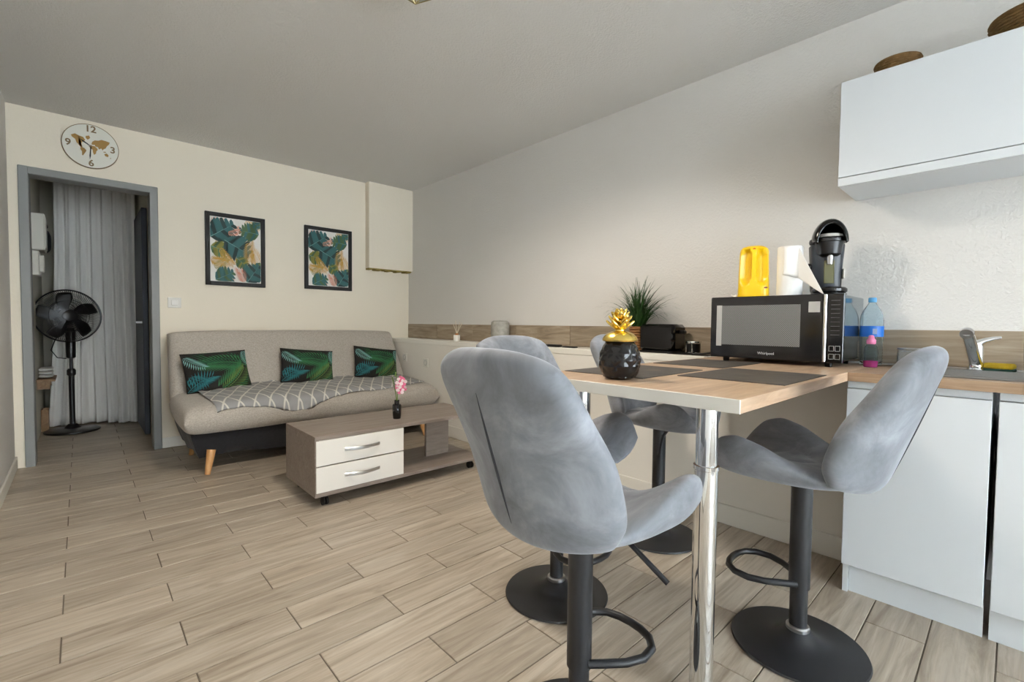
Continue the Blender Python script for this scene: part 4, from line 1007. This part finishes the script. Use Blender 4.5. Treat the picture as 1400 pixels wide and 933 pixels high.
tag(G().box(-0.025, 0.025, -0.10, 0.10, 0, 0.018, 0.005).build('remote_control', 'black_plastic', None, (-0.17, -2.33, LZ)), 'long black remote control lying on the ledge', 'remote')
tag(G().box(-0.02, 0.02, -0.06, 0.06, 0, 0.010, 0.004).build('remote_control', 'black_plastic', None, (-0.17, -2.52, LZ)), 'thin short black remote next to the longer remote on the ledge', 'remote')
gp = thing('potted_grass', 'grassy green plant in a woven brown pot on the ledge', 'plant', (-0.125, -3.045, LZ))
G().lathe([(0, 0), (0.040, 0), (0.046, 0.04), (0.050, 0.11), (0.052, 0.155), (0.047, 0.157), (0.045, 0.14), (0, 0.14)], n=30).build('pot', 'basket', gp)
g = G()
for i in range(9): g.tube([((0.041+0.0011*i+0.0012*((q+i) % 2))*math.cos(2*PI*q/30), (0.041+0.0011*i+0.0012*((q+i) % 2))*math.sin(2*PI*q/30), 0.01+0.0165*i) for q in range(30)], 0.0075, 5, True)
g.build('weave', 'basket', gp)
g = G(); rr = random.Random(5)
for i in range(230):
    a = rr.uniform(0, 2*PI); L = rr.uniform(0.26, 0.44); ln = rr.uniform(0.05, 1.4); d = Vector((math.cos(a)*0.40, math.sin(a)*1.25, 0)); tn = Vector((-math.sin(a), math.cos(a), 0))
    b0 = Vector((rr.uniform(-0.02, 0.02), rr.uniform(-0.025, 0.025), 0.135)); N = 7; w0 = rr.uniform(0.003, 0.0055); vs_b = []
    p = b0.copy(); th_ = ln*0.50
    for j in range(N+1):
        t = j/N; ww = w0*(1-t)**0.7+0.0004; vs_b += [p+tn*ww, p-tn*ww]
        th_ += ln*0.28*t*1.6; p = p+(d*math.sin(min(th_, 2.2))+Vector((0, 0, 1))*math.cos(min(th_, 2.2)))*(L*0.8/N)
    for q in range(len(vs_b)):
        if vs_b[q].x > 0.115: vs_b[q].x = 0.115
    g.add(vs_b, [(2*j, 2*j+1, 2*j+3, 2*j+2) for j in range(N)])
o = g.build('grass_blades', 'grass_green', gp, recalc=False); o['kind'] = 'stuff'
to = thing('toaster', 'glossy black toaster on the ledge beside the plant', 'toaster', (-0.13, -3.215, LZ))
G().box(-0.075, 0.075, -0.118, 0.118, 0.012, 0.172, 0.018).build('body', 'gloss_black', to)
G().box(-0.070, 0.070, -0.112, 0.112, 0.0, 0.014, 0.004).build('base', 'black_plastic', to, smooth=False)
G().box(-0.018, 0.018, -0.09, 0.09, 0.170, 0.1735, 0.001).build('bread_slot', 'dark_gap', to, smooth=False)
G().box(-0.016, 0.016, -0.150, -0.116, 0.118, 0.138, 0.005).build('lever', 'black_plastic', to, smooth=False)
cu = thing('chrome_cup', 'small chrome and black pot with lid between toaster and microwave', 'pot', (-0.13, -3.415, LZ))
G().lathe([(0, 0), (0.038, 0), (0.038, 0.06), (0, 0.06)], n=28).build('body', 'black_plastic', cu)
G().lathe([(0.039, 0.0), (0.041, 0.0), (0.041, 0.008), (0.039, 0.008), (0.039, 0.0)], n=28).build('foot_ring', 'chrome', cu)
G().lathe([(0, 0.058), (0.043, 0.058), (0.044, 0.062), (0.043, 0.070), (0, 0.074)], n=28).build('lid', 'chrome', cu)
for a in (2.2, 3.4): G().cyl((0.0395*math.cos(a), 0.0395*math.sin(a), 0.004), (0.0395*math.cos(a), 0.0395*math.sin(a), 0.06), 0.004, n=8).build('strut', 'chrome', cu)
tag(G().tube([(-0.16, -3.60, TZ+0.008), (-0.20, -3.56, LZ+0.02), (-0.225, -3.52, LZ+0.012), (-0.235, -3.47, LZ+0.006), (-0.21, -3.42, LZ+0.005), (-0.175, -3.39, LZ+0.005)], 0.005, 8).build('power_cable', 'rubber', None), 'black power cable curling over the ledge beside the microwave', 'cable')
tag(G().box(-0.09, 0.09, -0.12, 0.12, 0, 0.006, 0.002).build('black_tray', 'black_plastic', None, (-0.13, -3.42, LZ-0.0005), smooth=False), 'flat black tray under the chrome pot on the ledge', 'tray')
cu.location.z += 0.0055

# ------------------------------------------------------------------ ceiling lamp (its tip hangs into view)
cl = thing('ceiling_lamp', 'small faceted glass ceiling lamp with bronze edges', 'lamp', (-1.70, -2.96, ROOM_H))
G().lathe([(0, 0), (0.06, 0), (0.06, -0.02), (0.02, -0.03), (0, -0.03)], n=28).build('canopy', 'crystal_gold', cl)
G().cyl((0, 0, -0.02), (0, 0, -0.06), 0.006, n=8).build('stem', 'crystal_gold', cl)
ring = [(0.075*math.cos(2*PI*i/6), 0.075*math.sin(2*PI*i/6), -0.10) for i in range(6)]
g = G(); g.lathe([(0, -0.05), (0.03, -0.055), (0.075, -0.10), (0, -0.152)], n=6); g.build('glass_shade', 'smoke_glass', cl, smooth=False)
g = G()
for i in range(6):
    g.cyl(ring[i], ring[(i+1) % 6], 0.003, n=6); g.cyl(ring[i], (0, 0, -0.153), 0.003, n=6); g.cyl(ring[i], (0, 0, -0.05), 0.003, n=6)
g.build('wire_frame', 'crystal_gold', cl)

sl = bpy.data.lights.new('lamp_bulb', 'SPOT'); sl.energy = 60; sl.color = (1.0, 0.90, 0.77); sl.spot_size = math.radians(168); sl.spot_blend = 0.5; sl.shadow_soft_size = 0.14
so = bpy.data.objects.new('lamp_bulb', sl); COL.objects.link(so); so.location = (-1.72, -2.99, ROOM_H-0.19)
